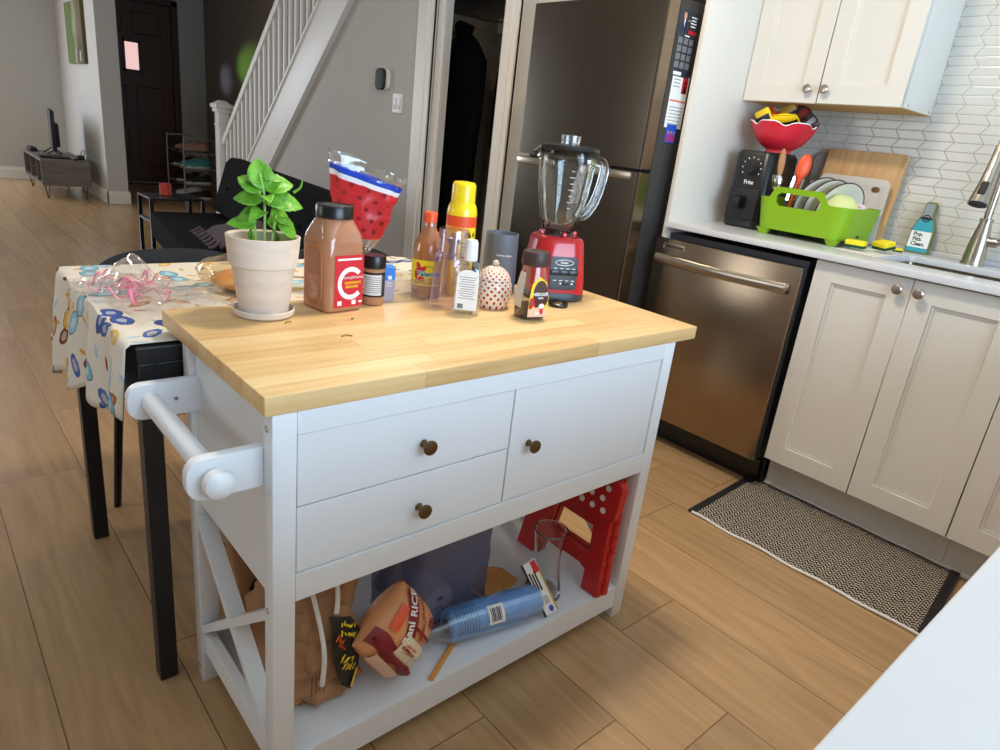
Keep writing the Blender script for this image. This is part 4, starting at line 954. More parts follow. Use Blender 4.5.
link('price_strip', onbag(poly([(.030, .040), (.046, .072), (.052, .068), (.036, .036)]), 0.0140), 'yellab', pm, 0)
link('small_print', onbag(J(*[T(grid(.0016, .05-.008*(k % 3), 1, 3), (-.045+.008*k, .075, 0)) for k in range(4)]), .006), 'blacklab', kb, 0)
for x0, z0, z1, bow in ((-.028, .275, .075, .004), (.022, .30, .205, -.010)):
    r = link('rope_tie', tube([(x0-.012, fronty(z0)-.004, z0+.02), (x0, fronty(z0-.03)-.010, z0-.03), (x0+bow*.5, fronty((z0+z1)/2-.02)-.012, (z0+z1)/2-.02), (x0+bow-.004, -.129 if z1 < .16 else fronty(z1)-.012, z1)], [.0022, .0045, .0045, .0048], 8, 6), 'rope', kb)
kb2 = thing('paper_bag', 'folded brown paper bag lying flat behind the roped sack seen through the cross brace', 'bag', (.135, .322, SZ), .0)
link('sack', lim(crinkle(loft([sq(.13, .045, 0, .012, 6), sq(.15, .055, .04, .015, 6), sq(.145, .05, .15, .015, 6), sq(.15, .03, .24, .01, 6), sq(.15, .012, .29, .004, 6)]), .004, 30, 5)), 'kraft', kb2, 30)
link('print', T(stand(J(poly([(-.05, .15), (-.02, .19), (0, .16), (-.03, .12)]), poly([(-.05, .10), (-.02, .08), (-.04, .05)]))), (0, -.030, 0)), 'blacklab', kb2, 0)

# rice bag
rb = thing('rice_bag', 'orange and maroon plastic sack of rice leaning beside the paper sack', 'bag', (.291, .074, SZ+.110), 0, None, (-.18, .98, .0))
HW, HH, HT = .082, .080, .052
def th(u, v): return max(0, (1-abs(u)**2.4))**.55*max(0, (1-abs(v)**2.6))**.55
def pillow(side):
    def f(a, b_):
        u, v = a*2-1, b_*2-1
        return (u*HW*(1-.10*v*v), side*HT*th(u, v), v*HH*(1-.08*u*u))
    return grid(1, 1, 26, 30, f)
b = J(pillow(-1), pillow(1)); bmesh.ops.remove_doubles(b, verts=b.verts, dist=1e-5)
link('sack', crinkle(b, .0022, 22, 3), 'ricebag', rb, 60)
def onrice(bm, lift):
    for v in bm.verts:
        x, zz, q = v.co; u, w_ = min(1, abs(x/HW)), min(1, abs(zz/HH))
        v.co = Vector((x, -HT*th(u, w_)-lift-q, zz))
    return bm
def ricepoly(f, nx, ny, lift): return onrice(grid(1, 1, nx, ny, f), lift)
bt = lambda t, w_: 0
link('bottom_band', ricepoly(lambda a, b_: ((a*2-1)*HW*.95, -HH*.72+b_*.034+.004*math.sin(a*14), 0), 30, 8, .0035), 'maroon', rb, 60)
link('bottom_panel', ricepoly(lambda a, b_: (-HW*.55+a*.090, -HH*.97+b_*.018, 0), 10, 3, .005), 'pinklab', rb, 60)
link('crimped_seam', J(*[crinkle(tube([(-HW*.9, -.030, -HH*.50), (-HW*.5, -.054, -HH*.56), (0, -.062, -HH*.56), (HW*.5, -.054, -HH*.60), (HW*.97, -.016, -HH*.62)], .007, 8, 8, True, .6), .005, 60, 9) for k in range(1)]), 'maroon', rb, 60)
bnd = link('top_band', ricepoly(lambda a, b_: (-.030+a*.030-b_*.040, .000+b_*.070, 0), 8, 12, .004), 'maroon', rb, 60)
link('lettering', onrice(J(text('RICE', .022, 1, .0006, -.048, .054, 2.0), text('Rani', .024, 1, .0008, -.028, .006, 2.0)), .0065), 'whitelab', bnd, 0)
link('side_lettering', onrice(J(text('BASMATI', .011, 1, .0004, .006, .030, 2.0), text('GRAND', .010, 1, .0004, -.016, .060, 2.0)), .005), 'maroon', rb, 0)
link('handle_strip', onrice(grid(1, 1, 4, 14, lambda a, b_: (-.068+a*.016-b_*.004, -.010+b_*.050, 0)), .010), 'orange', rb, 60)
link('seal', onrice(J(disc(.010, .010, 20, 0, .028, .052)), .005), 'maroon', rb, 0)
st_ = link('recipe_sticker', ricepoly(lambda a, b_: (-.030+a*.092+b_*.006, -.048+b_*.052, 0), 12, 10, .0065), 'cream', rb, 60)
link('sticker_edge', J(ricepoly(lambda a, b_: (-.022+a*.076, -.024+b_*.007, 0), 12, 2, .0065), ricepoly(lambda a, b_: (-.018+a*.076, .019+b_*.006, 0), 12, 2, .0065)), 'maroon', st_, 60)
link('sticker_lettering', onrice(J(scrawl(6, .040, .009, .002, .002, -.012, .1, 10), scrawl(4, .022, .006, .0016, -.006, -.026, .1, 11)), .0080), 'redlab', st_, 0)
link('sticker_picture', onrice(J(disc(.018, .012, 24, 0, .038, -.028)), .0080), 'plate', st_, 0)

# dark bin liner bundle with a paper roll inside
gb = thing('bin_liner_bundle', 'dark translucent plastic bag wrapped round a white paper roll', 'bag', (.482, .215, SZ), .10)
rings = []
for zz, w_, d_, dx in ((0, .23, .15, 0), (.01, .245, .165, 0), (.10, .245, .165, 0), (.20, .230, .16, .006), (.255, .215, .15, .012), (.275, .19, .12, .012)):
    rings.append([(p[0]+dx, p[1], p[2]) for p in sq(w_, d_, zz, .025, 6)])
b = loft(dense(rings, 6))
bg = link('bag', lim(crease(crinkle(b, .005, 16, 4), .010, 14, 4)), 'darkbag', gb, 40)
link('knot', crinkle(tube([(-.08, -.03, .23), (-.12, -.03, .215), (-.145, -.035, .19), (-.155, -.04, .14)], [.035, .018, .02, .034], 12, 5), .004, 40, 6), 'darkbag', gb, 60)
link('paper_roll', J(cyl((-.035, -.066, .052), (-.035, .05, .052), .047)), 'paperroll', gb, 30)
link('roll_label', T(stand(J(disc(.043, .043, 28, .0002))), (-.035, -.0672, .052)), 'whitelab', gb, 0)
link('roll_print', T(stand(J(disc(.010, .007, 16, .0006, .004, .014), scrawl(5, .03, .010, .002, -.004, -.010, 0, 9), T(grid(.04, .003, 1, 1), (0, -.022, .0006)))), (-.035, -.0676, .052)), 'blue', gb, 0)
# blue towel roll in film
br = thing('towel_roll', 'bright blue shop towel roll in clear wrap at the front of the shelf', 'roll', (.552, .066, SZ+.0415), -.18)
rings = []
for k, (x, r) in enumerate(((-.118, .027), (-.116, .033), (-.108, .0365), (-.06, .0375), (0, .0375), (.06, .0375), (.108, .036), (.118, .028))):
    rings.append([(x, r*math.cos(2*PI*j/32), r*math.sin(2*PI*j/32)) for j in range(32)])
link('towels', J(loft(rings)), 'crepe', br, 50)
link('towel_edges', J(*[T(tube([(x, .038*math.cos(2*PI*j/24), .038*math.sin(2*PI*j/24)) for j in range(25)], .0006, 4), (0, 0, 0)) for x in (-.104, -.098, -.091, -.085, -.078, -.071, -.064, -.056)]), 'navy', br, 60)
link('core', cyl((-.1205, 0, 0), (-.117, 0, 0), .016), 'navy', br)
rings = []
for k, (x, r) in enumerate(((-.175, .024), (-.16, .030), (-.14, .034), (-.12, .0385), (-.06, .0405), (.06, .0405), (.115, .0385), (.124, .02))):
    rings.append([(x, (r+.0015*math.sin(7*j))*math.cos(2*PI*j/32), (r*.8 if x < -.13 else r)*math.sin(2*PI*j/32)) for j in range(32)])
link('wrap', loft(rings, False, True), 'filmw', br, 60)
def onroll(bm, x, a):
    for v in bm.verts:
        an = a+v.co.y/.0405; q = .0412+v.co.z; v.co = Vector((x+v.co.x, -q*math.cos(an), q*math.sin(an)))
    return bm
lb = link('barcode_label', onroll(grid(.040, .042, 2, 8), -.012, .62), 'whitelab', br, 60)
link('barcode', J(*[onroll(T(grid(.0028 if k % 3 else .0016, .030-(k % 2)*.002, 1, 6), (-.013+k*.0040, .0, .0005)), -.012, .62) for k in range(7)]), 'navy', lb, 60)
# glass vase
vs = thing('glass_vase', 'clear waisted glass vase standing in front of the red stool', 'vase', (.738, .092, SZ), 0)
o = [(.046, .001), (.047, .006), (.042, .03), (.034, .085), (.0325, .115), (.036, .150), (.0400, .176), (.0415, .181)]
i_ = [(.0392, .182), (.0375, .176), (.0335, .150), (.030, .115), (.0315, .085), (.039, .03), (.040, .010), (.03, .008)]
link('vase', lathe(o+i_, 48), 'glass', vs, 60)
link('rim', T(lathe([(.0405+.0022*math.cos(2*PI*k/10), .182+.0022*math.sin(2*PI*k/10)) for k in range(11)], 48, False, False)), 'glass', vs, 60)
# thin printed packet leaning against the towel roll
pk = thing('chopstick_packet', 'thin white and black printed packet leaning across the shelf beside the blue roll', 'packet', (.694, .0135, SZ+.011), 0, None, (-.52, -.36, -.16))
link('sleeve', box(-.019, .019, -.002, .002, 0, .135, .0008), 'whitelab', pk, 20)
link('black_edge', box(-.0194, -.0148, -.0024, .0020, 0, .135), 'blacklab', pk, 0); link('gold_edge', box(.0150, .0194, -.0024, .0020, 0, .118), 'gold', pk, 0)
link('red_mark', T(stand(grid(.014, .030, 1, 1)), (.010, -.0026, .118)), 'redlab', pk, 0)
link('lettering', T(stand(J(*[T(grid(.004, .050-.01*(k % 2), 1, 1), (-.010+.0065*k, .085, 0)) for k in range(3)], *[T(grid(.012, .0018, 1, 1), (.002, .028+.005*k, 0)) for k in range(4)])), (0, -.0026, 0)), 'blacklab', pk, 0)
link('blue_mark', T(stand(disc(.006, .008, 16, 0, .004, .012)), (0, -.0027, 0)), 'blue', pk, 0)
# fly swatter
fs = thing('fly_swatter', 'amber plastic fly swatter lying under the blue towel roll', 'fly swatter', (.345, .012, SZ+.0012), math.atan2(.17, .30))
hd = [(.30, -.035), (.40, -.055), (.425, 0), (.40, .055), (.30, .035), (.285, 0)]
b = plate(hd, (), .0024)
slots = []
for i in range(7):
    for j in range(9):
        if j == 4: continue
        x = .305+i*.0125; y_ = (j-4)*.0105
        if abs(y_) > .032+.016*(x-.30)/.1: continue
        slots.append([(x, y_-.0016), (x+.006, y_-.0016), (x+.006, y_+.0016), (x, y_+.0016)])
b = plate(hd, tuple(slots), .0022)
link('swatter_head', T(b, (0, 0, .0012)), 'swat', fs, 0)
link('handle', bar((0, 0, .0022), (.31, 0, .0022), .011, .004), 'swat', fs, 0)
link('grip_rib', bar((0, 0, .005), (.42, 0, .0035), .003, .003), 'swat', fs, 0)
# folding step stool
ss = thing('step_stool', 'folded red plastic step stool with white dots at the right end of the shelf', 'step stool', (.846, .000, SZ+.002), 0, None, (0, .13, 0))
outl = [(.0, 0), (.050, 0), (.052, .050), (.075, .060), (.205, .060), (.222, .050), (.232, 0), (.292, 0), (.272, .20), (.262, .30), (.035, .30), (.018, .20)]
hole = [(.052, .092), (.205, .092), (.195, .170), (.062, .170)]
for x in (0, .026): link('leg_panel', T(plate(outl, (hole,), .020, .0015), (x, 0, 0), (PI/2, 0, PI/2)), 'redp', ss, 25)
for k in range(7):
    zz = .012+k*.040
    link('hinge_knuckle', cyl((.013, .000+zz*.075, zz), (.013, .000+zz*.075, zz+.026), .0085, 14), 'redp', ss)
    link('hinge_knuckle', cyl((.013, .292-zz*.085, zz), (.013, .292-zz*.085, zz+.026), .0085, 14), 'redp', ss)
tp = link('step_plate', J(T(plate(rpoly(.300, .098, .014, .142, .264), (), .014, .002), (-.030, 0, 0), (PI/2, 0, PI/2)), T(plate(rpoly(.296, .080, .014, .142, .27), (), .012, .002), (-.014, 0, 0), (PI/2, 0, PI/2))), 'redp', ss, 25)
for r in range(3):
    for c in range(8):
        link('dot', T(plate([(.0078*math.cos(a*PI/10), .0078*math.sin(a*PI/10)) for a in range(20)], (), .0008), (-.0375, .028+c*.034+(r % 2)*.010, .232+r*.029), (PI/2, 0, PI/2)), 'whitelab', tp, 0, label='round white dot')
for k in range(4): link('plate_hinge', cyl((-.020, .03+k*.07, .212), (-.020, .055+k*.07, .212), .007, 12), 'redp', ss)

# ================================================================ DINING TABLE
TX0, TX1, TY0, TY1, TZ = -.060, .90, .404, 1.045, .737
dt = thing('dining_table', 'black wooden dining table partly under a printed cloth', 'table', (0, 0, 0))
link('tabletop', box(TX0, TX1, TY0, TY1, .705, TZ, .003), 'blackwood', dt, 20)
for y in (TY0+.003, TY1-.025): link('apron', box(TX0+.004, TX1-.004, y, y+.022, .605, .705, .002), 'blackwood', dt, 20)
for x in (TX0+.003, TX1-.025): link('apron', box(x, x+.022, TY0+.004, TY1-.004, .605, .705, .002), 'blackwood', dt, 20)
for x in (TX0+.001, TX1-.036):
    for y in (TY0+.001, TY1-.036): link('leg', box(x, x+.035, y, y+.035, 0, .706, .002), 'blackwood', dt, 20)
# printed tablecloth hanging over the left and far edges
CX0, CY1, CZ = TX0-.006, TY1+.006, TZ+.0035
bm = bmesh.new(); lay = bm.loops.layers.uv.new('UVMap'); NU, NV = 76, 60
u0, u1, v0, v1 = -.24, (TX1+.02)-CX0, 0.0, (CY1-TY0)+.09
g_ = []
for j in range(NV+1):
    row = []
    for i in range(NU+1):
        v = v0+(v1-v0)*j/NV; ul = u0*(.62+.48*min(1, v/(CY1-TY0))) + .012*math.sin(v*26)
        t = i/NU; u = ul+(u1-ul)*t
        ox = max(0, -u); oy = max(0, v-(CY1-TY0))
        d = math.hypot(ox, oy); r = .012
        drop = max(0, d-r*.6); out = min(d, r)
        wav = .010*math.sin(v*34)*min(1, ox/.1)+.010*math.sin(u*30)*min(1, oy/.1)
        dx = ox/d if d > 1e-6 else 0; dy = oy/d if d > 1e-6 else 0
        flare = .10*drop
        x = CX0+max(u, 0) - dx*(out*.6+flare) - (wav if ox > 0 else 0)
        y = TY0+.012+min(v, CY1-TY0)*.985 + dy*(out*.6+flare) + (wav*.6 if oy > 0 else 0)
        zz = CZ-drop*.99
        if d == 0: zz += .0004*math.sin(x*40)*math.sin(y*31)
        if u > TX1-CX0: zz -= (u-(TX1-CX0))*.9; x = CX0+(TX1-CX0)+.006+(u-(TX1-CX0))*.2
        row.append((bm.verts.new((x, y, zz)), (u, v)))
    g_.append(row)
for j in range(NV):
    for i in range(NU):
        q = (g_[j][i], g_[j][i+1], g_[j+1][i+1], g_[j+1][i])
        f = bm.faces.new([k[0] for k in q])
        for l, k in zip(f.loops, q): l[lay].uv = k[1]
tc = link('tablecloth', bm, 'cloth', None, 60); m_ = tc.modifiers.new('thickness', 'SOLIDIFY'); m_.thickness = .0015; m_.offset = 1
tag(tc, 'cream tablecloth printed with butterflies and snails hanging off the black table', 'tablecloth')
# two black dining chairs on the far side
def chair(x, y, label):
    t = thing('dining_chair', label, 'chair', (x, y, 0), 0, 'black chairs behind the dining table')
    link('seat', loft([sq(.37, .37, .435, .06), sq(.40, .40, .442, .07), sq(.40, .40, .455, .07), sq(.38, .38, .460, .06)]), 'blackm', t, 40)
    def f(a, b_):
        s = a*2-1; zz = .50+b_*.262
        wd = .185+.012*b_; top = .755-.040*abs(s)**4-.006*s*s
        zz = min(.50+b_*(top-.50), .77)
        return (s*wd, .150+.03*(1-s*s)+.05*b_, zz)
    link('backrest', solid(grid(1, 1, 20, 10, f), .014), 'blackm', t, 50)
    for sx in (-1, 1):
        link('back_post', tube([(sx*.15, .17, .44), (sx*.15, .185, .54)], .012, 10), 'blackmetal', t)
        for sy in (-1, 1): link('leg', tube([(sx*.16, sy*.16, .44), (sx*.185, sy*.205, 0)], [.013, .010], 10), 'blackmetal', t)
    return t
chair(.215, .955, 'black chair with a rounded back behind the table, nearer the cloth corner')
chair(.728, .955, 'black chair behind the table half hidden by the red wrapper bag')
# cellophane with pink ribbons, clear cup on the table
ce = thing('cellophane_wrap', 'crumpled clear cellophane with pink ribbon curls on the printed tablecloth', 'wrapping', (.030, .70, CZ+.002), .3)
def cel(a, b_):
    x = (a-.5)*.24*(1-.3*b_); y = (b_-.5)*.34
    h = .062*math.exp(-((x-.03)**2+(y-.09)**2)/.0012)+.020*abs(math.sin(11*a+7*b_))*(1-abs(2*a-1))+.010*abs(math.sin(13*b_+7*a*a))+.0015
    return (x, y, h)
link('film', crinkle(T(grid(1, 1, 44, 60, cel), (0, 0, .006)), .006, 38, 8), 'filmw', ce, 15)
link('film_fold', crinkle(T(grid(1, 1, 20, 30, lambda a, b_: ((a-.5)*.15, (b_-.5)*.26, .014+.022*abs(math.sin(6*a+8*b_)))), (.015, .0, 0), (0, 0, .5)), .003, 50, 12), 'filmw', ce, 15)
for k in range(18):
    a = random.uniform(0, 6.28); cx, cy = random.gauss(.01, .03), random.gauss(.02, .06)
    pts = [(cx+.035*math.cos(a+q*.5)*(1-.08*q), cy+.035*math.sin(a+q*.45), .006+.008*((q+k) % 4)+(.012 if k % 2 else 0)) for q in range(5)]
    link('ribbon', tube(pts, .0034, 6, 4, True, .35), 'pinkr', ce)
cd = thing('bread_in_bag', 'clear bag of toasted bread on the tablecloth behind the clay pot', 'bag', (.245, .735, CZ+.001), .2)
link('bread', crinkle(T(ball(1, (0, 0, 0), (.060, .075, .022), 24, 14), (0, 0, .024)), .003, 40, 1), 'bread', cd, 60)
link('bag_film', crinkle(T(ball(1, (0, 0, 0), (.092, .110, .034), 44, 26), (0, 0, .046)), .012, 24, 3), 'filmamb', cd, 25)
# red wrapper bag standing on the table
rw = thing('wrapper_bag', 'red printed wrapper bag with a blue and white band and clear rim', 'bag', (.506, .640, CZ+.0005), face(.53, .62), None)
def wr(t0, t1, n, lift=0):
    R_ = []
    for k in range(n+1):
        t = t0+(t1-t0)*k/n
        w_ = .024+.068*max(0, (t-.38)/.62)**.55 if t > .38 else .024+(.38-t)*.03
        d_ = .022+.026*max(0, t-.38)
        cx = -.010+.016*t; zz = t*.315; ring = []
        for j in range(44):
            a = 2*PI*j/44; q = 1+.05*math.sin(5*a+t*7)+.03*math.sin(9*a-t*4)
            ring.append((cx+(w_+lift)*math.cos(a)*q, (d_+lift)*math.sin(a)*q, zz-.10*(w_*math.cos(a))*t*3))
        R_.append(ring)
    return R_
link('gathered_base', crinkle(loft(wr(0, .47, 12), True, False), .003, 60, 2), 'filmw', rw, 30)
link('red_body', crinkle(loft(wr(.455, .84, 24), False, False), .004, 34, 4), 'redprint', rw, 40)
link('white_band', loft(wr(.838, .875, 2), False, False), 'whitestripe', rw, 60)
link('blue_band', loft(wr(.875, .915, 2), False, False), 'bluestripe', rw, 60)
link('clear_rim', crinkle(loft(wr(.912, 1.0, 8), False, False), .007, 45, 6), 'filmw', rw, 30)
def flower(cx, zz):
    t = zz/.315; w_ = .024+.068*max(0, (t-.38)/.62)**.55; d_ = .022+.026*max(0, t-.38)
    bm = J(*[T(tube([(0, 0, 0), (.006*math.sin(a), .009*math.cos(a), 0)], .0009, 4), (0, 0, 0)) for a in (-1.2, -.6, 0, .6, 1.2)])
    bm = stand(bm); x = cx*w_; y = -d_*math.sqrt(max(.05, 1-cx*cx))*1.06-.003
    return T(bm, (x-.010+.016*t, y, zz-.10*x*t*3))
for i, zz in enumerate((.160, .185, .21, .233, .255)):
    for cx in ((-.6, -.1, .4, .8) if i % 2 else (-.8, -.35, .15, .6)): link('flower_print', flower(cx, zz), 'maroon', rw, 0)
# ================================================================ THINGS ON THE SINK WORKTOP
KZ = .9104
af = thing('air_fryer', 'black air fryer with dial marks in the corner under the wall cabinet', 'air fryer', (2.355, .642, KZ), -PI/2)
def fr_ring(w_, d_, zz, r): return sq(w_, d_, zz, r, 8)
link('body', loft([fr_ring(.150, .21, 0, .03), fr_ring(.168, .23, .008, .04), fr_ring(.168, .23, .285, .04), fr_ring(.150, .21, .299, .035)]), 'black', af, 40)
link('basket_front', T(box(-.066, .066, -.014, .002, .03, .155, .008), (0, -.112, 0)), 'blackm', af)
link('basket_handle', T(box(-.018, .018, -.055, 0, .075, .125, .008), (0, -.12, 0)), 'black', af)
link('dial', T(lathe([(.026, 0), (.026, .006), (.020, .008), (.02, .018), (.001, .019)], 28), (.006, -.114, .235), (PI/2, 0, 0)), 'blackm', af)
link('dial_marks', T(stand(J(*[disc(.0022, .0030, 8, 0, .006+.040*math.cos(a*.52), .235-.002+.040*math.sin(a*.52)) for a in range(-1, 8)])), (0, -.1158, 0)), 'whitelab', af, 0)
link('lettering', T(stand(text('Frite', .022, 1, .0004, .006, .178)), (0, -.1160, 0)), 'whitelab', af, 0)
# scalloped bowl with snack packets
bw = thing('serving_bowl', 'coral red scalloped bowl standing on the black air fryer', 'bowl', (2.368, .612, KZ+.2995), 0)
def bring(r, zz, am): return [(r*(1+am*abs(math.cos(3*a*PI/36))-am*.5)*math.cos(2*PI*a/72), r*(1+am*abs(math.cos(3*a*PI/36))-am*.5)*math.sin(2*PI*a/72), zz+am*.10*(1-2*abs(math.sin(3*a*PI/36))**6)*.8) for a in range(72)]
link('bowl', loft([bring(.050, .000, 0), bring(.047, .012, 0), bring(.060, .018, 0), bring(.085, .035, .02), bring(.108, .068, .05), bring(.124, .105, .09), bring(.120, .105, .09), bring(.104, .07, .05), bring(.08, .04, .02), bring(.05, .028, 0)]), 'bowl', bw, 60)
link('rim_edge', T(loft([bring(.1245, .1045, .09), bring(.1235, .108, .09), bring(.1195, .108, .09), bring(.1205, .1045, .09)], False, False)), 'whitelab', bw, 60)
def packet(x, y, zz, w_, h_, m, m2, rot, label, m3='blacklab'):
    t = thing('snack_packet', label, 'snack packet', (2.368+x, .612+y, KZ+.310+zz), 0, 'snack packets in the red bowl', rot)
    def f(s):
        def g_(a, b_):
            u, v = a*2-1, b_*2-1
            return (u*w_/2*(1-.06*v*v), s*.020*max(0, (1-u**2))**.6*max(0, (1-abs(v)**3))**.6, v*h_/2)
        return grid(1, 1, 14, 14, g_)
    b = J(f(1), f(-1)); bmesh.ops.remove_doubles(b, verts=b.verts, dist=1e-5)
    link('wrapper', crinkle(b, .004, 28, x*99), m, t, 40)
    for k, (zz2, hh, mm) in enumerate(((.18, .22, m2), (-.22, .16, m3))):
        for s in (-1, 1):
            def g2(a, b_, s=s):
                u, v = (a*2-1)*.96, (zz2+(b_-.5)*hh)*2
                return (u*w_/2*(1-.06*v*v), s*(.0225*max(0, (1-u**2))**.6*max(0, (1-abs(v)**3))**.6+.0025), v*h_/2)
            link('printed_band', grid(1, 1, 10, 4, g2), mm, t, 60)
    link('crimp', J(box(-w_*.44, w_*.44, -.0015, .0015, h_*.485, h_*.53)), m, t, 0)
packet(-.062, .045, .098, .085, .10, 'yellab', 'navy', (-.5, .3, 1.1), 'yellow snack packet at the near left of the red bowl')
packet(-.035, -.015, .106, .12, .08, 'yellab', 'blacklab', (-1.0, .1, 1.7), 'yellow and black snack packet lying across the middle of the red bowl')
packet(.0, .075, .108, .07, .09, 'orange', 'redlab', (.2, -.5, 1.3), 'orange snack packet standing against the gable side of the red bowl')
packet(.050, .010, .115, .11, .11, 'gold', 'navy', (-.6, .5, 1.4), 'golden snack packet at the back of the red bowl')
packet(.035, -.060, .112, .10, .12, 'browncap', 'maroon', (-.3, .85, 1.2), 'dark brown snack packet sticking out toward the tiles', 'silver')
# dish rack
RX, RY, RL, RWd = 2.330, .372, .325, .360
dr = thing('dish_rack', 'lime green plastic dish rack with cut-out handles', 'dish rack', (RX, RY, KZ))
NS, NT = 200, 30
def even(ring, n):
    P = [Vector(p) for p in ring]+[Vector(ring[0])]; ds = [0]
    for a, b_ in zip(P, P[1:]): ds.append(ds[-1]+(b_-a).length)
    out = []; k = 0
    for i in range(n):
        s = ds[-1]*i/n
        while ds[k+1] < s: k += 1
        f = (s-ds[k])/max(1e-9, ds[k+1]-ds[k]); out.append(P[k].lerp(P[k+1], f))
    return out
NS = 300
base = even(sq(RL-.03, RWd-.03, 0, .05, 12), NS); top = even(sq(RL, RWd, 0, .055, 12), NS)
hb = .115
bm = bmesh.new(); V = []
def rimh(p):
    if abs(p[0]) < RL/2-.03: return hb
    s = min(1, max(0, (.118-abs(p[1]-.012))/.035)); s = s*s*(3-2*s); return hb+.042*s
for k in range(NS):
    col = []
    H = rimh(top[k])
    for j in range(NT+1):
        t = j/NT; f = t*H/hb
        col.append(bm.verts.new((base[k][0]+(top[k][0]-base[k][0])*f, base[k][1]+(top[k][1]-base[k][1])*f, .022+t*H)))
    V.append(col)
for k in range(NS):
    for j in range(NT):
        q = (V[k][j], V[(k+1) % NS][j], V[(k+1) % NS][j+1], V[k][j+1])
        c = sum((v.co for v in q), Vector())/4
        if abs(c.x) > RL/2-.035:
            cy = abs(c.y-.012); cz = c.z-.022-.112
            dd = max(0, cy-.060); 
            if math.hypot(dd, cz) < .0255: continue
        bm.faces.new(q)
loose = [v for v in bm.verts if not v.link_faces]; bmesh.ops.delete(bm, geom=loose, context='VERTS')
link('tub_wall', solid(bm, .0045), 'lime', dr, 50)
link('tub_floor', T(plate([(p[0]*.99, p[1]*.99) for p in base], (), .005), (0, 0, .0245)), 'lime', dr, 30)
for sx in (-1, 1):
    for sy in (-1, 1): link('foot', loft([sq(.018, .03, 0, .004, 3, sx*(RL/2-.035), sy*(RWd/2-.045)), sq(.034, .055, .0225, .006, 3, sx*(RL/2-.036), sy*(RWd/2-.045))]), 'lime', dr, 30)
link('maker_mark', T(box(-.0005, .0005, -.014, .014, -.004, .004), (0, -RWd/2+.0125, .036), (0, 0, PI/2)), 'blacklab', dr, 0)
# crockery and cutlery in the rack
def dish(y, tilt, label, r=.10, x=.0, zz=.128, m='plate', group='plates in the dish rack'):
    t = thing('dinner_plate', label, 'plate', (RX+x, RY+y, KZ+.03+r*.98), 0, group, (PI/2+tilt, 0, -.42))
    b = lathe([(.001, .004), (.055, .004), (.062, .008), (.092, .018), (r, .020), (r, .017), (.09, .013), (.06, .002), (.05, 0), (.001, 0)], 48, False, False)
    link('plate_body', b, m, t, 50); link('rim_line', T(lathe([(r-.003, .0196), (r+.0006, .0205), (r+.0006, .0165)], 48, False, False)), 'browncap', t, 60)
dish(.022, .26, 'cream dinner plate standing leftmost in the dish rack', .106, -.004)
dish(-.014, .26, 'cream dinner plate standing in the middle of the dish rack', .104, .0)
dish(-.058, .30, 'cream dinner plate standing next to the pale green bowl', .102, .006)
bwl = thing('mixing_bowl', 'pale green bowl lying tipped at the right end of the dish rack', 'bowl', (RX-.02, RY-.075, KZ+.135), 0, None, (-.55, .25, 0))
link('bowl_shell', solid(lathe([(.068, -.050), (.066, -.02), (.055, .012), (.035, .028), (.020, .032), (.001, .032)], 44, False, False), .003), 'limep', bwl, 60)
link('foot_ring', lathe([(.024, .030), (.025, .038), (.021, .038), (.020, .030)], 32, False, False), 'limep', bwl, 60)
cpk = thing('drinking_cup', 'pale pink cup upside down in the far right corner of the dish rack', 'cup', (RX+.080, RY-.108, KZ+.060), 0, None, (.05, .0, 0))
link('cup_wall', solid(lathe([(.034, 0), (.030, .085), (.028, .088), (.001, .088)], 32, False, False), .0025), 'pinkp', cpk, 50); link('base_ring', T(lathe([(.022, .088), (.022, .091), (.019, .091), (.019, .088)], 28, False, False)), 'pinkp', cpk)
cbl = thing('drinking_cup', 'pale blue cup tipped behind the plates in the dish rack', 'cup', (RX+.085, RY+.085, KZ+.155), 0, None, (.5, .35, 0))
link('cup_wall', solid(lathe([(.036, -.04), (.038, .035), (.034, .04), (.001, .04)], 32, False, False), .0025), 'bluep', cbl, 50); link('base_ring', lathe([(.026, .04), (.026, .043), (.023, .043), (.023, .04)], 28, False, False), 'bluep', cbl)
sbo = thing('small_bowl', 'small white patterned bowl tipped under the pale green bowl', 'bowl', (RX-.01, RY-.112, KZ+.100), 0, None, (-.3, .15, 0))
link('bowl_shell', solid(lathe([(.028, 0), (.036, .016), (.043, .034)], 32, True, False), .002), 'plate', sbo, 60); link('rim_line', lathe([(.0432, .031), (.0440, .035)], 32, False, False), 'blacklab', sbo, 60)
# utensils at the left end
UX, UY, UZ = RX-.05, RY+.118, KZ+.040
def utensil(name, label, cat, x, y, tiltx, tilty, parts, rz=-.9):
    t = thing(name, label, cat, (RX+x, RY+y, KZ+(.032 if 'en' in name or 'red' in name else .052)), 0, None, (tiltx, tilty, rz))
    for nm, b, m in parts: link(nm, b, m, t, 50)
    return t
def spoon_head(zz, w_, l_, m): return ('bowl', T(ball(1, (0, 0, zz), (w_/2, .007, l_/2), 18, 12)), m)
utensil('wooden_spoon', 'wooden spoon standing handle up in front of the air fryer', 'spoon', -.075, .138, -.16, -.03, [('handle', tube([(0, 0, 0), (0, 0, .18)], .0055, 10), 'woodsp'), ('bowl', T(ball(1, (0, 0, .235), (.0135, .007, .055), 18, 14)), 'woodsp')])
utensil('red_ladle', 'bright red orange spatula spoon standing in the rack', 'spoon', -.045, .105, -.05, .12, [('handle', tube([(0, 0, 0), (0, 0, .16), (0, 0, .19)], [.006, .006, .011], 10), 'orange'), ('spoon_head', T(ball(1, (0, 0, .228), (.026, .010, .048), 20, 14)), 'orange')])
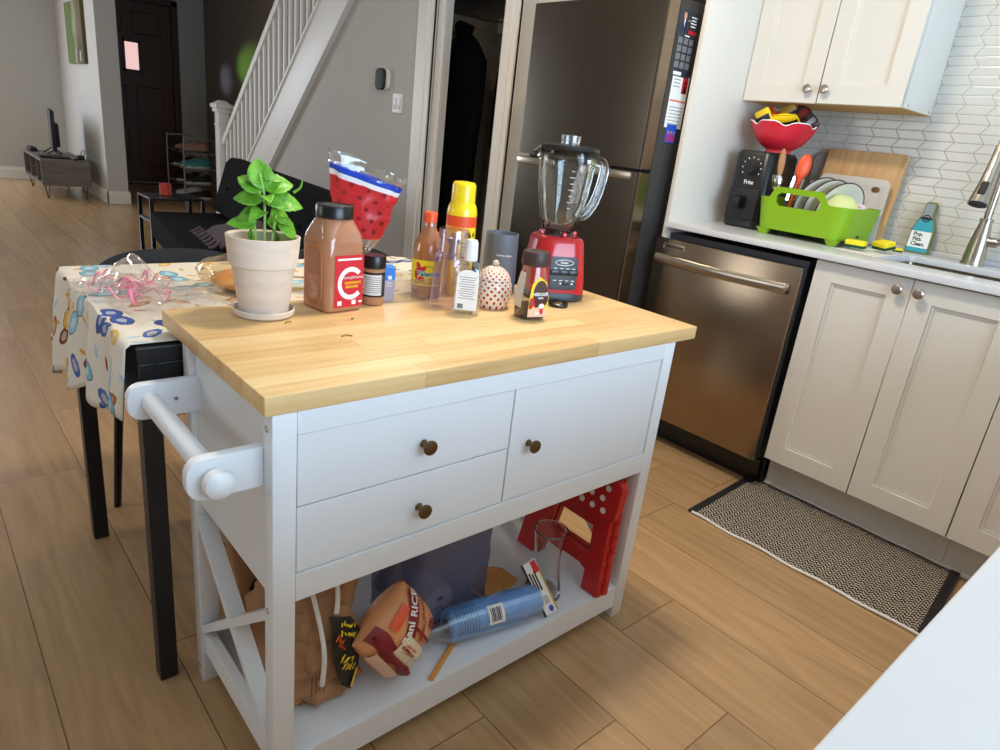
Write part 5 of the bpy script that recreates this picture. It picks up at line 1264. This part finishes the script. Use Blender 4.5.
utensil('olive_spoon', 'dark olive serving spoon leaning low beside the wooden spoon', 'spoon', -.055, .080, -.35, .45, [('handle', tube([(0, 0, 0), (0, 0, .10)], .005, 8), 'olive'), ('spoon_head', T(ball(1, (0, 0, .128), (.020, .006, .034), 18, 12)), 'olive')])
def fork(zz):
    return J(box(-.004, .004, -.001, .001, 0, .12), box(-.010, .010, -.001, .001, .12, .135), *[box(x-.0012, x+.0012, -.001, .001, .135, .172) for x in (-.0085, -.003, .003, .0085)])
for i, (x, y, a, b_, kind) in enumerate(((-.085, .125, .10, -.22, 0), (-.070, .138, -.05, -.08, 1), (-.090, .100, .0, .10, 2), (-.040, .125, -.15, .18, 1), (-.065, .075, -.1, .35, 0), (-.020, .10, .05, .10, 2))):
    nm, lb, ct = (('table_fork', 'steel fork', 'fork'), ('table_spoon', 'steel spoon', 'spoon'), ('table_knife', 'steel knife', 'knife'))[kind]
    where = ('leftmost in the rack, tilted to the gable panel', 'beside the leftmost fork in the rack', 'upright in front of the wooden spoon', 'between the wooden spoon and the red spatula', 'leaning toward the red spatula spoon', 'farthest back beside the red spatula spoon')[i]
    if kind == 0: ps = [('handle', fork(0), 'chrome')]
    elif kind == 1: ps = [('handle', box(-.004, .004, -.001, .001, 0, .125), 'chrome'), ('bowl', T(ball(1, (0, 0, .145), (.015, .004, .024), 16, 10)), 'chrome')]
    else: ps = [('handle', box(-.006, .006, -.003, .003, 0, .08, .002), 'blackm'), ('blade', plate([(-.005, .08), (.005, .08), (.005, .160), (-.001, .172), (-.005, .165)], (), .0012), 'chrome')]
    if kind == 2: ps[1] = ('blade', stand(ps[1][1]), 'chrome')
    utensil(nm, lb+' '+where, ct, x, y, a, b_, ps)
# boards against the tiles
cb = thing('cutting_board', 'wooden cutting board leaning on the tiles behind the dish rack', 'cutting board', (2.533, .345, KZ+.002), 0, None, (0, .115, 0))
link('board', T(plate(rpoly(.300, .342, .012, 0, .171), (), .018, .002), (0, 0, 0), (PI/2, 0, PI/2)), 'wood', cb, 25)
tb = thing('cutting_board', 'taupe plastic cutting board half hidden behind the wooden board', 'cutting board', (2.556, .468, KZ+.002), 0, None, (0, .09, 0))
link('board', T(plate(rpoly(.170, .325, .03, 0, .1625), (), .008, .002), (0, 0, 0), (PI/2, 0, PI/2)), 'taupe', tb, 25)
bb = thing('cutting_board', 'beige plastic cutting board with an oval hole standing just behind the rack', 'cutting board', (2.507, .345, KZ+.001), 0, None, (0, .030, 0))
link('board', T(plate(rpoly(.270, .245, .025, 0, .1225), ([(.085-.0+.020*math.cos(a*PI/12)*.9-.172, .205+.012*math.sin(a*PI/12)) for a in range(24)],), .006, .001), (0, 0, 0), (PI/2, 0, PI/2)), 'beige', bb, 25)
# bottle-shaped sponge
bs = thing('bottle_sponge', 'bottle shaped sponge with teal print and a white slogan panel against the tiles', 'sponge', (2.560, .068, KZ+.0015), 0, None, (.0, .10, 0))
ol = [(-.036, 0), (.036, 0), (.0375, .02), (.036, .085), (.026, .115), (.017, .135), (.0155, .178), (.010, .184), (-.010, .184), (-.0155, .178), (-.017, .135), (-.026, .115), (-.036, .085), (-.0375, .02)]
side = lambda bm, lift: T(bm, (-.0145-lift, 0, 0), (PI/2, 0, -PI/2))
link('sponge_body', T(plate(ol, (), .028, .003), (0, 0, 0), (PI/2, 0, -PI/2)), 'olive', bs, 30)
def clip(z0, z1, ins=.0012):
    L = [p for p in ol]; 
    def wd(zz):
        R_ = [(p[1], p[0]) for p in ol if p[0] > 0]; R_.sort()
        for a, b_ in zip(R_, R_[1:]):
            if a[0] <= zz <= b_[0]: return a[1]+(b_[1]-a[1])*(zz-a[0])/(b_[0]-a[0]+1e-9)
        return R_[-1][1]
    zs = [z0+(z1-z0)*k/10 for k in range(11)]
    return poly([(wd(q)-ins, q) for q in zs]+[(-wd(q)+ins, q) for q in reversed(zs)])
link('teal_print', side(clip(.002, .128), .0003), 'teal', bs, 0); link('neck_print', side(clip(.128, .180), .0003), 'silver', bs, 0)
lp = link('slogan_panel', side(clip(.018, .078), .0007), 'whitelab', bs, 0)
link('lettering', side(J(text('Pop.', .019, 1, .0006, -.008, .067), text('Fizz.', .019, 1, .0006, -.007, .049), text('Clean.', .019, 1, .0006, -.001, .031)), .0011), 'blacklab', lp, 0)
link('neck_band', side(J(T(grid(.040, .008, 1, 1), (0, .126, 0)), plate([(.014*math.cos(a*PI/12), .126+.014*math.sin(a*PI/12)) for a in range(24)], ([(.010*math.cos(a*PI/12), .126+.010*math.sin(a*PI/12)) for a in range(24)],), .0004), disc(.006, .006, 16, 0, 0, .126)), .0008), 'blacklab', bs, 0)
# dish mat and sponges
dm = thing('drying_mat', 'thin white drying mat between the dish rack and the sink', 'mat', (2.235, .115, KZ), 0)
link('mat', solid(T(grid(1, 1, 18, 12, lambda a, b_: ((a-.5)*.24+(b_-.5)*.03, (b_-.5)*.145, .002+.004*max(0, a-.4)*math.sin(b_*9)**2))), .0015), 'trim', dm, 60)
def sponge(x, y, rz, label, sc=1):
    t = thing('dish_sponge', label, 'sponge', (x, y, KZ+.0095), rz, 'sponges on the drying mat', None)
    link('foam', box(-.032*sc, .032*sc, -.022*sc, .022*sc, .009*sc, .026*sc, .003), 'sponge', t); link('scourer', box(-.032*sc, .032*sc, -.022*sc, .022*sc, 0, .0092*sc, .001), 'scour', t)
    return t
sponge(2.205, .155, -PI/2+.15, 'yellow and green sponge nearest the dish rack'); s2 = sponge(2.275, .085, -PI/2-.5, 'yellow and green sponge tilted up beside the bottle shaped sponge'); s2.rotation_euler = (.28, 0, -PI/2-.5); s2.location.z += .008
sponge(2.345, .062, -PI/2+.3, 'small yellow sponge piece at the back of the drying mat', .5)

# ================================================================ RUG
rg = thing('woven_rug', 'black and cream woven runner rug in front of the sink cabinet', 'rug', (0, 0, 0))
c0, c1_, c2_, c3 = (1.591, .217), (2.040, .245), (2.045, -.500), (1.600, -.545)
def rugf(a, b_, lift=.006):
    x = (c0[0]*(1-a)+c1_[0]*a)*(1-b_)+(c3[0]*(1-a)+c2_[0]*a)*b_ ; y = (c0[1]*(1-a)+c1_[1]*a)*(1-b_)+(c3[1]*(1-a)+c2_[1]*a)*b_
    x += .004*math.sin(b_*22)*(1 if a < .5 else -.2); return (x, y, lift+.0015*math.sin(b_*25)*abs(a-.5))
link('weave', solid(grid(1, 1, 20, 60, lambda a, b_: rugf(a, .03+b_*.94)), .005), 'rug', rg, 0)
for q0 in (0.0, .965): link('end_band', solid(grid(1, 1, 20, 3, lambda a, b_, q0=q0: rugf(a, q0+b_*.035, .0075)), .006), 'blackm', rg, 0)
link('edge_cord', tube([rugf(-.004, .02+k/60*.96, .005) for k in range(61)], .0045, 6), 'rope', rg); link('edge_cord', tube([rugf(1.004, .02+k/60*.96, .005) for k in range(61)], .0045, 6), 'blackm', rg)

# ================================================================ LIVING ROOM
SR = -.12
so = thing('sofa', 'black armless sofa with a reclined back along the stair wall', 'sofa', (1.02, 4.52, 0), SR)
SLn = 2.2
link('seat', loft([[(p[0]+.34, -SLn/2+p[1], p[2]) for p in sq(.68, SLn, zz, r)] for zz, r in ((.20, .06), (.215, .08), (.33, .09), (.365, .07))]), 'fabric', so, 50)
def backring(x0, x1, zz, ln): return [(x0, 0, zz), (x1, 0, zz+.05)]
pr_ = [(.50, .36), (.43, .40), (.53, .74), (.57, .778), (.64, .775), (.67, .73), (.61, .36)]
b = plate(pr_, (), SLn, .0); link('backrest', T(b, (0, -SLn/2, 0), (PI/2, 0, 0)), 'fabric', so, 30)
for k in range(5): link('tuft_button', T(ball(.014, (.478, -.25-k*.40, .575), (.5, 1, 1))), 'fabric', so)
for x in (.08, .60):
    for y in (-.12, -SLn+.12): link('leg', tube([(x, y, .21), (x-.02, y+.0, 0)], [.018, .014], 10), 'blackmetal', so)
th_ = thing('throw_blanket', 'grey brown knitted throw with a striped end bundled on the sofa seat', 'blanket', (1.34, 3.30, .372), SR)
def bl_(a, b_): return ((a-.5)*.62, (b_-.5)*.60, .02+.09*math.sin(a*3.1)*math.sin(b_*3.1)+.025*math.sin(a*13+b_*5))
link('knit', solid(crinkle(grid(1, 1, 34, 30, bl_), .008, 14, 2), .012), 'knit', th_, 60)
link('striped_end', solid(crinkle(T(grid(1, 1, 20, 20, lambda a, b_: ((a-.5)*.36, (b_-.5)*.5, .055+.08*math.sin(a*3.1)*math.sin(b_*3.1))), (.16, -.05, .02)), .006, 14, 7), .01), 'stripe', th_, 60)
for k in range(7): link('tassel', tube([(-.30, -.26+k*.085, .04), (-.34, -.27+k*.09, .012), (-.36, -.26+k*.088, .008)], .010, 6, 3), 'knit', th_)
# side table with candle
sd = thing('side_table', 'small black metal side table at the far end of the sofa', 'side table', (1.23, 4.735, 0), 0)
link('table_top', box(-.19, .19, -.165, .165, .435, .45, .002), 'blackmetal', sd, 20)
for x in (-.18, .18):
    for y in (-.155, .155): link('leg', box(x-.0125, x+.0125, y-.0125, y+.0125, 0, .436), 'blackmetal', sd, 0)
    link('rail', box(x-.010, x+.010, -.15, .15, .27, .29), 'blackmetal', sd, 0)
cn = thing('candle', 'red candle in a glass jar on the black side table', 'candle', (1.20, 4.76, .4505), 0)
link('jar', solid(lathe([(.036, .001), (.040, .004), (.040, .082), (.0405, .085)], 32, True, False), .002), 'candle', cn); link('wax', lathe([(.037, .003), (.037, .05)], 28), 'redp', cn); link('wick', cyl((0, 0, .05), (.001, 0, .062), .001, 6), 'blacklab', cn)
# shoe rack
sk_ = thing('shoe_rack', 'pale metal shoe rack between the front door and the newel post', 'shoe rack', (2.30, 7.62, 0), 0)
HX, HY = .185, .30
for sy in (-1, 1):
    link('side_frame', tube([(-HX, sy*HY, 0), (-HX, sy*HY, .70), (-HX+.04, sy*HY, .745), (HX-.10, sy*HY, .745), (HX, sy*HY, .62), (HX, sy*HY, 0)], .009, 8, 3), 'rackm', sk_)
SHZ = (.08, .25, .42, .59)
for zz in SHZ:
    link('shelf', J(*[cyl((x, -HY, zz), (x, HY, zz), .005, 6) for x in (-.17, -.085, 0, .085, .17)], cyl((-HX, -HY, zz), (HX, -HY, zz), .006, 6), cyl((-HX, HY, zz), (HX, HY, zz), .006, 6)), 'rackm', sk_)
def shoe(x, y, zz, rz, m, label, sole='shoew'):
    t = thing('shoe', label, 'shoe', (2.30+x, 7.62+y*.85, zz), rz, 'shoes on the rack')
    R_ = []
    for k, (px, w_, h_) in enumerate(((-.135, .030, .045), (-.125, .060, .075), (-.08, .068, .085), (-.03, .072, .075), (.03, .082, .058), (.09, .086, .045), (.125, .066, .034), (.138, .03, .022))):
        R_.append([(px, w_/2*math.cos(a)*(1 if math.sin(a) > 0 else 1.02), .018+max(0, math.sin(a))**.7*h_ if math.sin(a) > 0 else .016) for a in [2*PI*j/20 for j in range(20)]])
    link('upper', loft(R_), m, t, 60)
    link('sole', loft([[(p[0], p[1]*1.08, 0) for p in sq(.275, .08, 0, .038, 8)], [(p[0], p[1]*1.05, .020) for p in sq(.280, .08, 0, .038, 8)]]), sole, t, 40)
    link('laces', J(*[box(-.035+k*.022, -.025+k*.022, -.018, .018, .092-k*.011, .097-k*.011) for k in range(4)]), sole, t, 0)
for (x, y, k, m, lab) in ((-.02, -.20, 3, 'shoebr', 'tan shoe on the top shelf nearest the stairs'), (-.02, .12, 3, 'shoebr', 'tan shoe on the top shelf nearest the front door'), (.0, -.22, 2, 'shoet', 'teal shoe on the second shelf at the stair side'), (-.02, -.02, 2, 'shoet', 'teal shoe in the middle of the second shelf'), (-.03, .22, 2, 'shoeb', 'black shoe hanging at the door end of the second shelf'),
    (.0, -.22, 1, 'shoeb', 'black pale soled shoe on the third shelf at the stair side'), (-.02, .12, 1, 'shoeb', 'black pale soled shoe on the third shelf at the door side'), (.0, -.20, 0, 'shoeb', 'black shoe on the bottom shelf at the stair side'), (-.02, .15, 0, 'shoew', 'pale shoe on the bottom shelf at the door side')):
    shoe(x, y, SHZ[k]+.0055, PI+.15*((k % 3)-1), m, lab, 'blackm' if m == 'shoebr' else 'shoew')
# TV stand
tv = thing('tv_stand', 'grey wooden TV stand with open cubbies and hairpin legs', 'TV stand', (1.055, 8.30, 0), 0)
X0, X1, A0, A1, Z0, Z1 = -.225, .225, -.56, .56, .135, .405
link('top_board', box(X0, X1, A0, A1, Z1-.022, Z1, .001), 'tvwood', tv, 0); link('bottom_board', box(X0, X1, A0, A1, Z0, Z0+.022, .001), 'tvwood', tv, 0)
for y in (A0, A1-.02): link('end_board', box(X0, X1, y, y+.02, Z0+.022, Z1-.022), 'tvwood', tv, 0)
for y in (-.20, .18): link('divider', box(X0+.01, X1-.01, y-.008, y+.008, Z0+.022, Z1-.022), 'tvwood', tv, 0)
link('back_board', box(X1-.012, X1, A0+.02, A1-.02, Z0+.022, Z1-.022), 'tvwood', tv, 0)
for x in (X0+.05, X1-.05):
    for y in (A0+.06, A1-.06): link('hairpin_leg', tube([(x-.025, y-.02, Z0), (x-.004, y, .012), (x, y, .005), (x+.004, y, .012), (x+.025, y+.02, Z0)], .005, 8, 2), 'black', tv)
t = thing('television', 'small flat television on the grey TV stand', 'television', (1.035, 8.26, .4055), -PI/2-.12)
link('housing', box(-.34, .34, -.012, .028, .065, .475, .006), 'blackm', t); link('screen', box(-.328, .328, -.0135, -.0115, .080, .463), 'screen', t, 0)
link('rear_hump', box(-.2, .2, .028, .065, .10, .34, .012), 'blackm', t)
for s in (-1, 1): link('foot', J(bar((s*.22, .0, .07), (s*.24, -.09, .006), .012, .012), bar((s*.22, 0, .07), (s*.24, .09, .006), .012, .012)), 'blackm', t, 0)
t = thing('set_top_box', 'flat black box with a lit front lying before the television', 'set-top box', (.960, 7.90, .4055), -.15); link('case', box(-.12, .12, -.07, .07, .004, .03, .004), 'black', t); link('foot', J(box(-.1, .1, -.05, .05, 0, .004)), 'blackm', t, 0); link('indicator', box(-.115, -.10, -.0715, -.0695, .012, .018), 'whitelab', t, 0)
t = thing('speaker_bar', 'short black sound bar at the far end of the TV stand', 'speaker', (.900, 8.72, .4055), -PI/2); link('case', box(-.13, .13, -.035, .035, 0, .045, .012), 'blackm', t); link('grille', box(-.12, .12, -.0365, -.034, .006, .038), 'black', t, 0)
t = thing('remote_control', 'black remote control lying at the near end of the TV stand', 'remote control', (1.13, 7.82, .4055), .3); link('case', box(-.022, .022, -.085, .085, 0, .02, .006), 'blackm', t); link('keypad', box(-.016, .016, -.07, .06, .0195, .0212), 'grey', t, 0)
t = thing('power_adapter', 'white plug adapter with a cable at the wall end of the TV stand', 'adapter', (1.225, 7.88, .4055), 0); link('case', box(-.03, .03, -.03, .03, 0, .045, .006), 'blackm', t); link('cable', tube([(0, 0, .045), (.02, .02, .09), (.05, .04, .085), (.05, .12, .03)], .004, 6, 5), 'blackm', t)
# canvas picture on the wing wall
g = G('landscape_canvas'); x_, y_, z_ = g.sep(g.co())
n = g.noise(g.com(g.m_('MULTIPLY', y_, 1.0), g.m_('MULTIPLY', z_, .45), 0), 9, 5)
tt = g.m_('ADD', g.m_('MULTIPLY', g.m_('ADD', y_, .40), 1.05), g.m_('MULTIPLY', g.m_('SUBTRACT', n, .5), .5))
g.base(g.ramp(tt, [(0, (96, 84, 50)), (.25, (110, 98, 62)), (.38, (150, 148, 120)), (.5, (86, 104, 44)), (.72, (104, 120, 56)), (.88, (92, 88, 70)), (1, (60, 58, 60))])); M['canvas'] = g.set(Roughness=.8)
pc_ = thing('canvas_picture', 'tall green landscape canvas on the white wing wall above the TV stand', 'picture', (1.362, 8.32, 1.685), 0)
link('canvas', box(-.017, .0175, -.395, .395, -.305, .305, .003), 'canvas', pc_, 0)
link('dark_figure', T(poly([(.10, -.29), (.36, -.29), (.37, -.16), (.32, -.07), (.24, -.05), (.20, -.14), (.13, -.17)]), (-.0176, 0, 0), (PI/2, 0, -PI/2)), 'blacklab', pc_, 0)
link('pale_patch', T(poly([(.20, -.28), (.27, -.28), (.28, -.19), (.23, -.17)]), (-.0180, 0, 0), (PI/2, 0, -PI/2)), 'plate', pc_, 0)
# spot lamps added to throw the coloured patches on the hall wall
for nm, loc, aim, c, e, ang in (('green_patch_spot', (2.2, 9.40, 1.62), (3.1, 7.95, 1.60), (.42, 1, .14), 48, .36), ('violet_patch_spot', (2.2, 9.40, 1.55), (3.1, 8.75, 1.44), (.60, .66, 1), 12, .40)):
    l = bpy.data.lights.new(nm, 'SPOT'); l.energy = e; l.color = c; l.spot_size = ang; l.spot_blend = 1; l.shadow_soft_size = .05
    o = bpy.data.objects.new(nm, l); COL.objects.link(o); o.location = loc; o.rotation_euler = (Vector(aim)-Vector(loc)).to_track_quat('-Z', 'Y').to_euler()
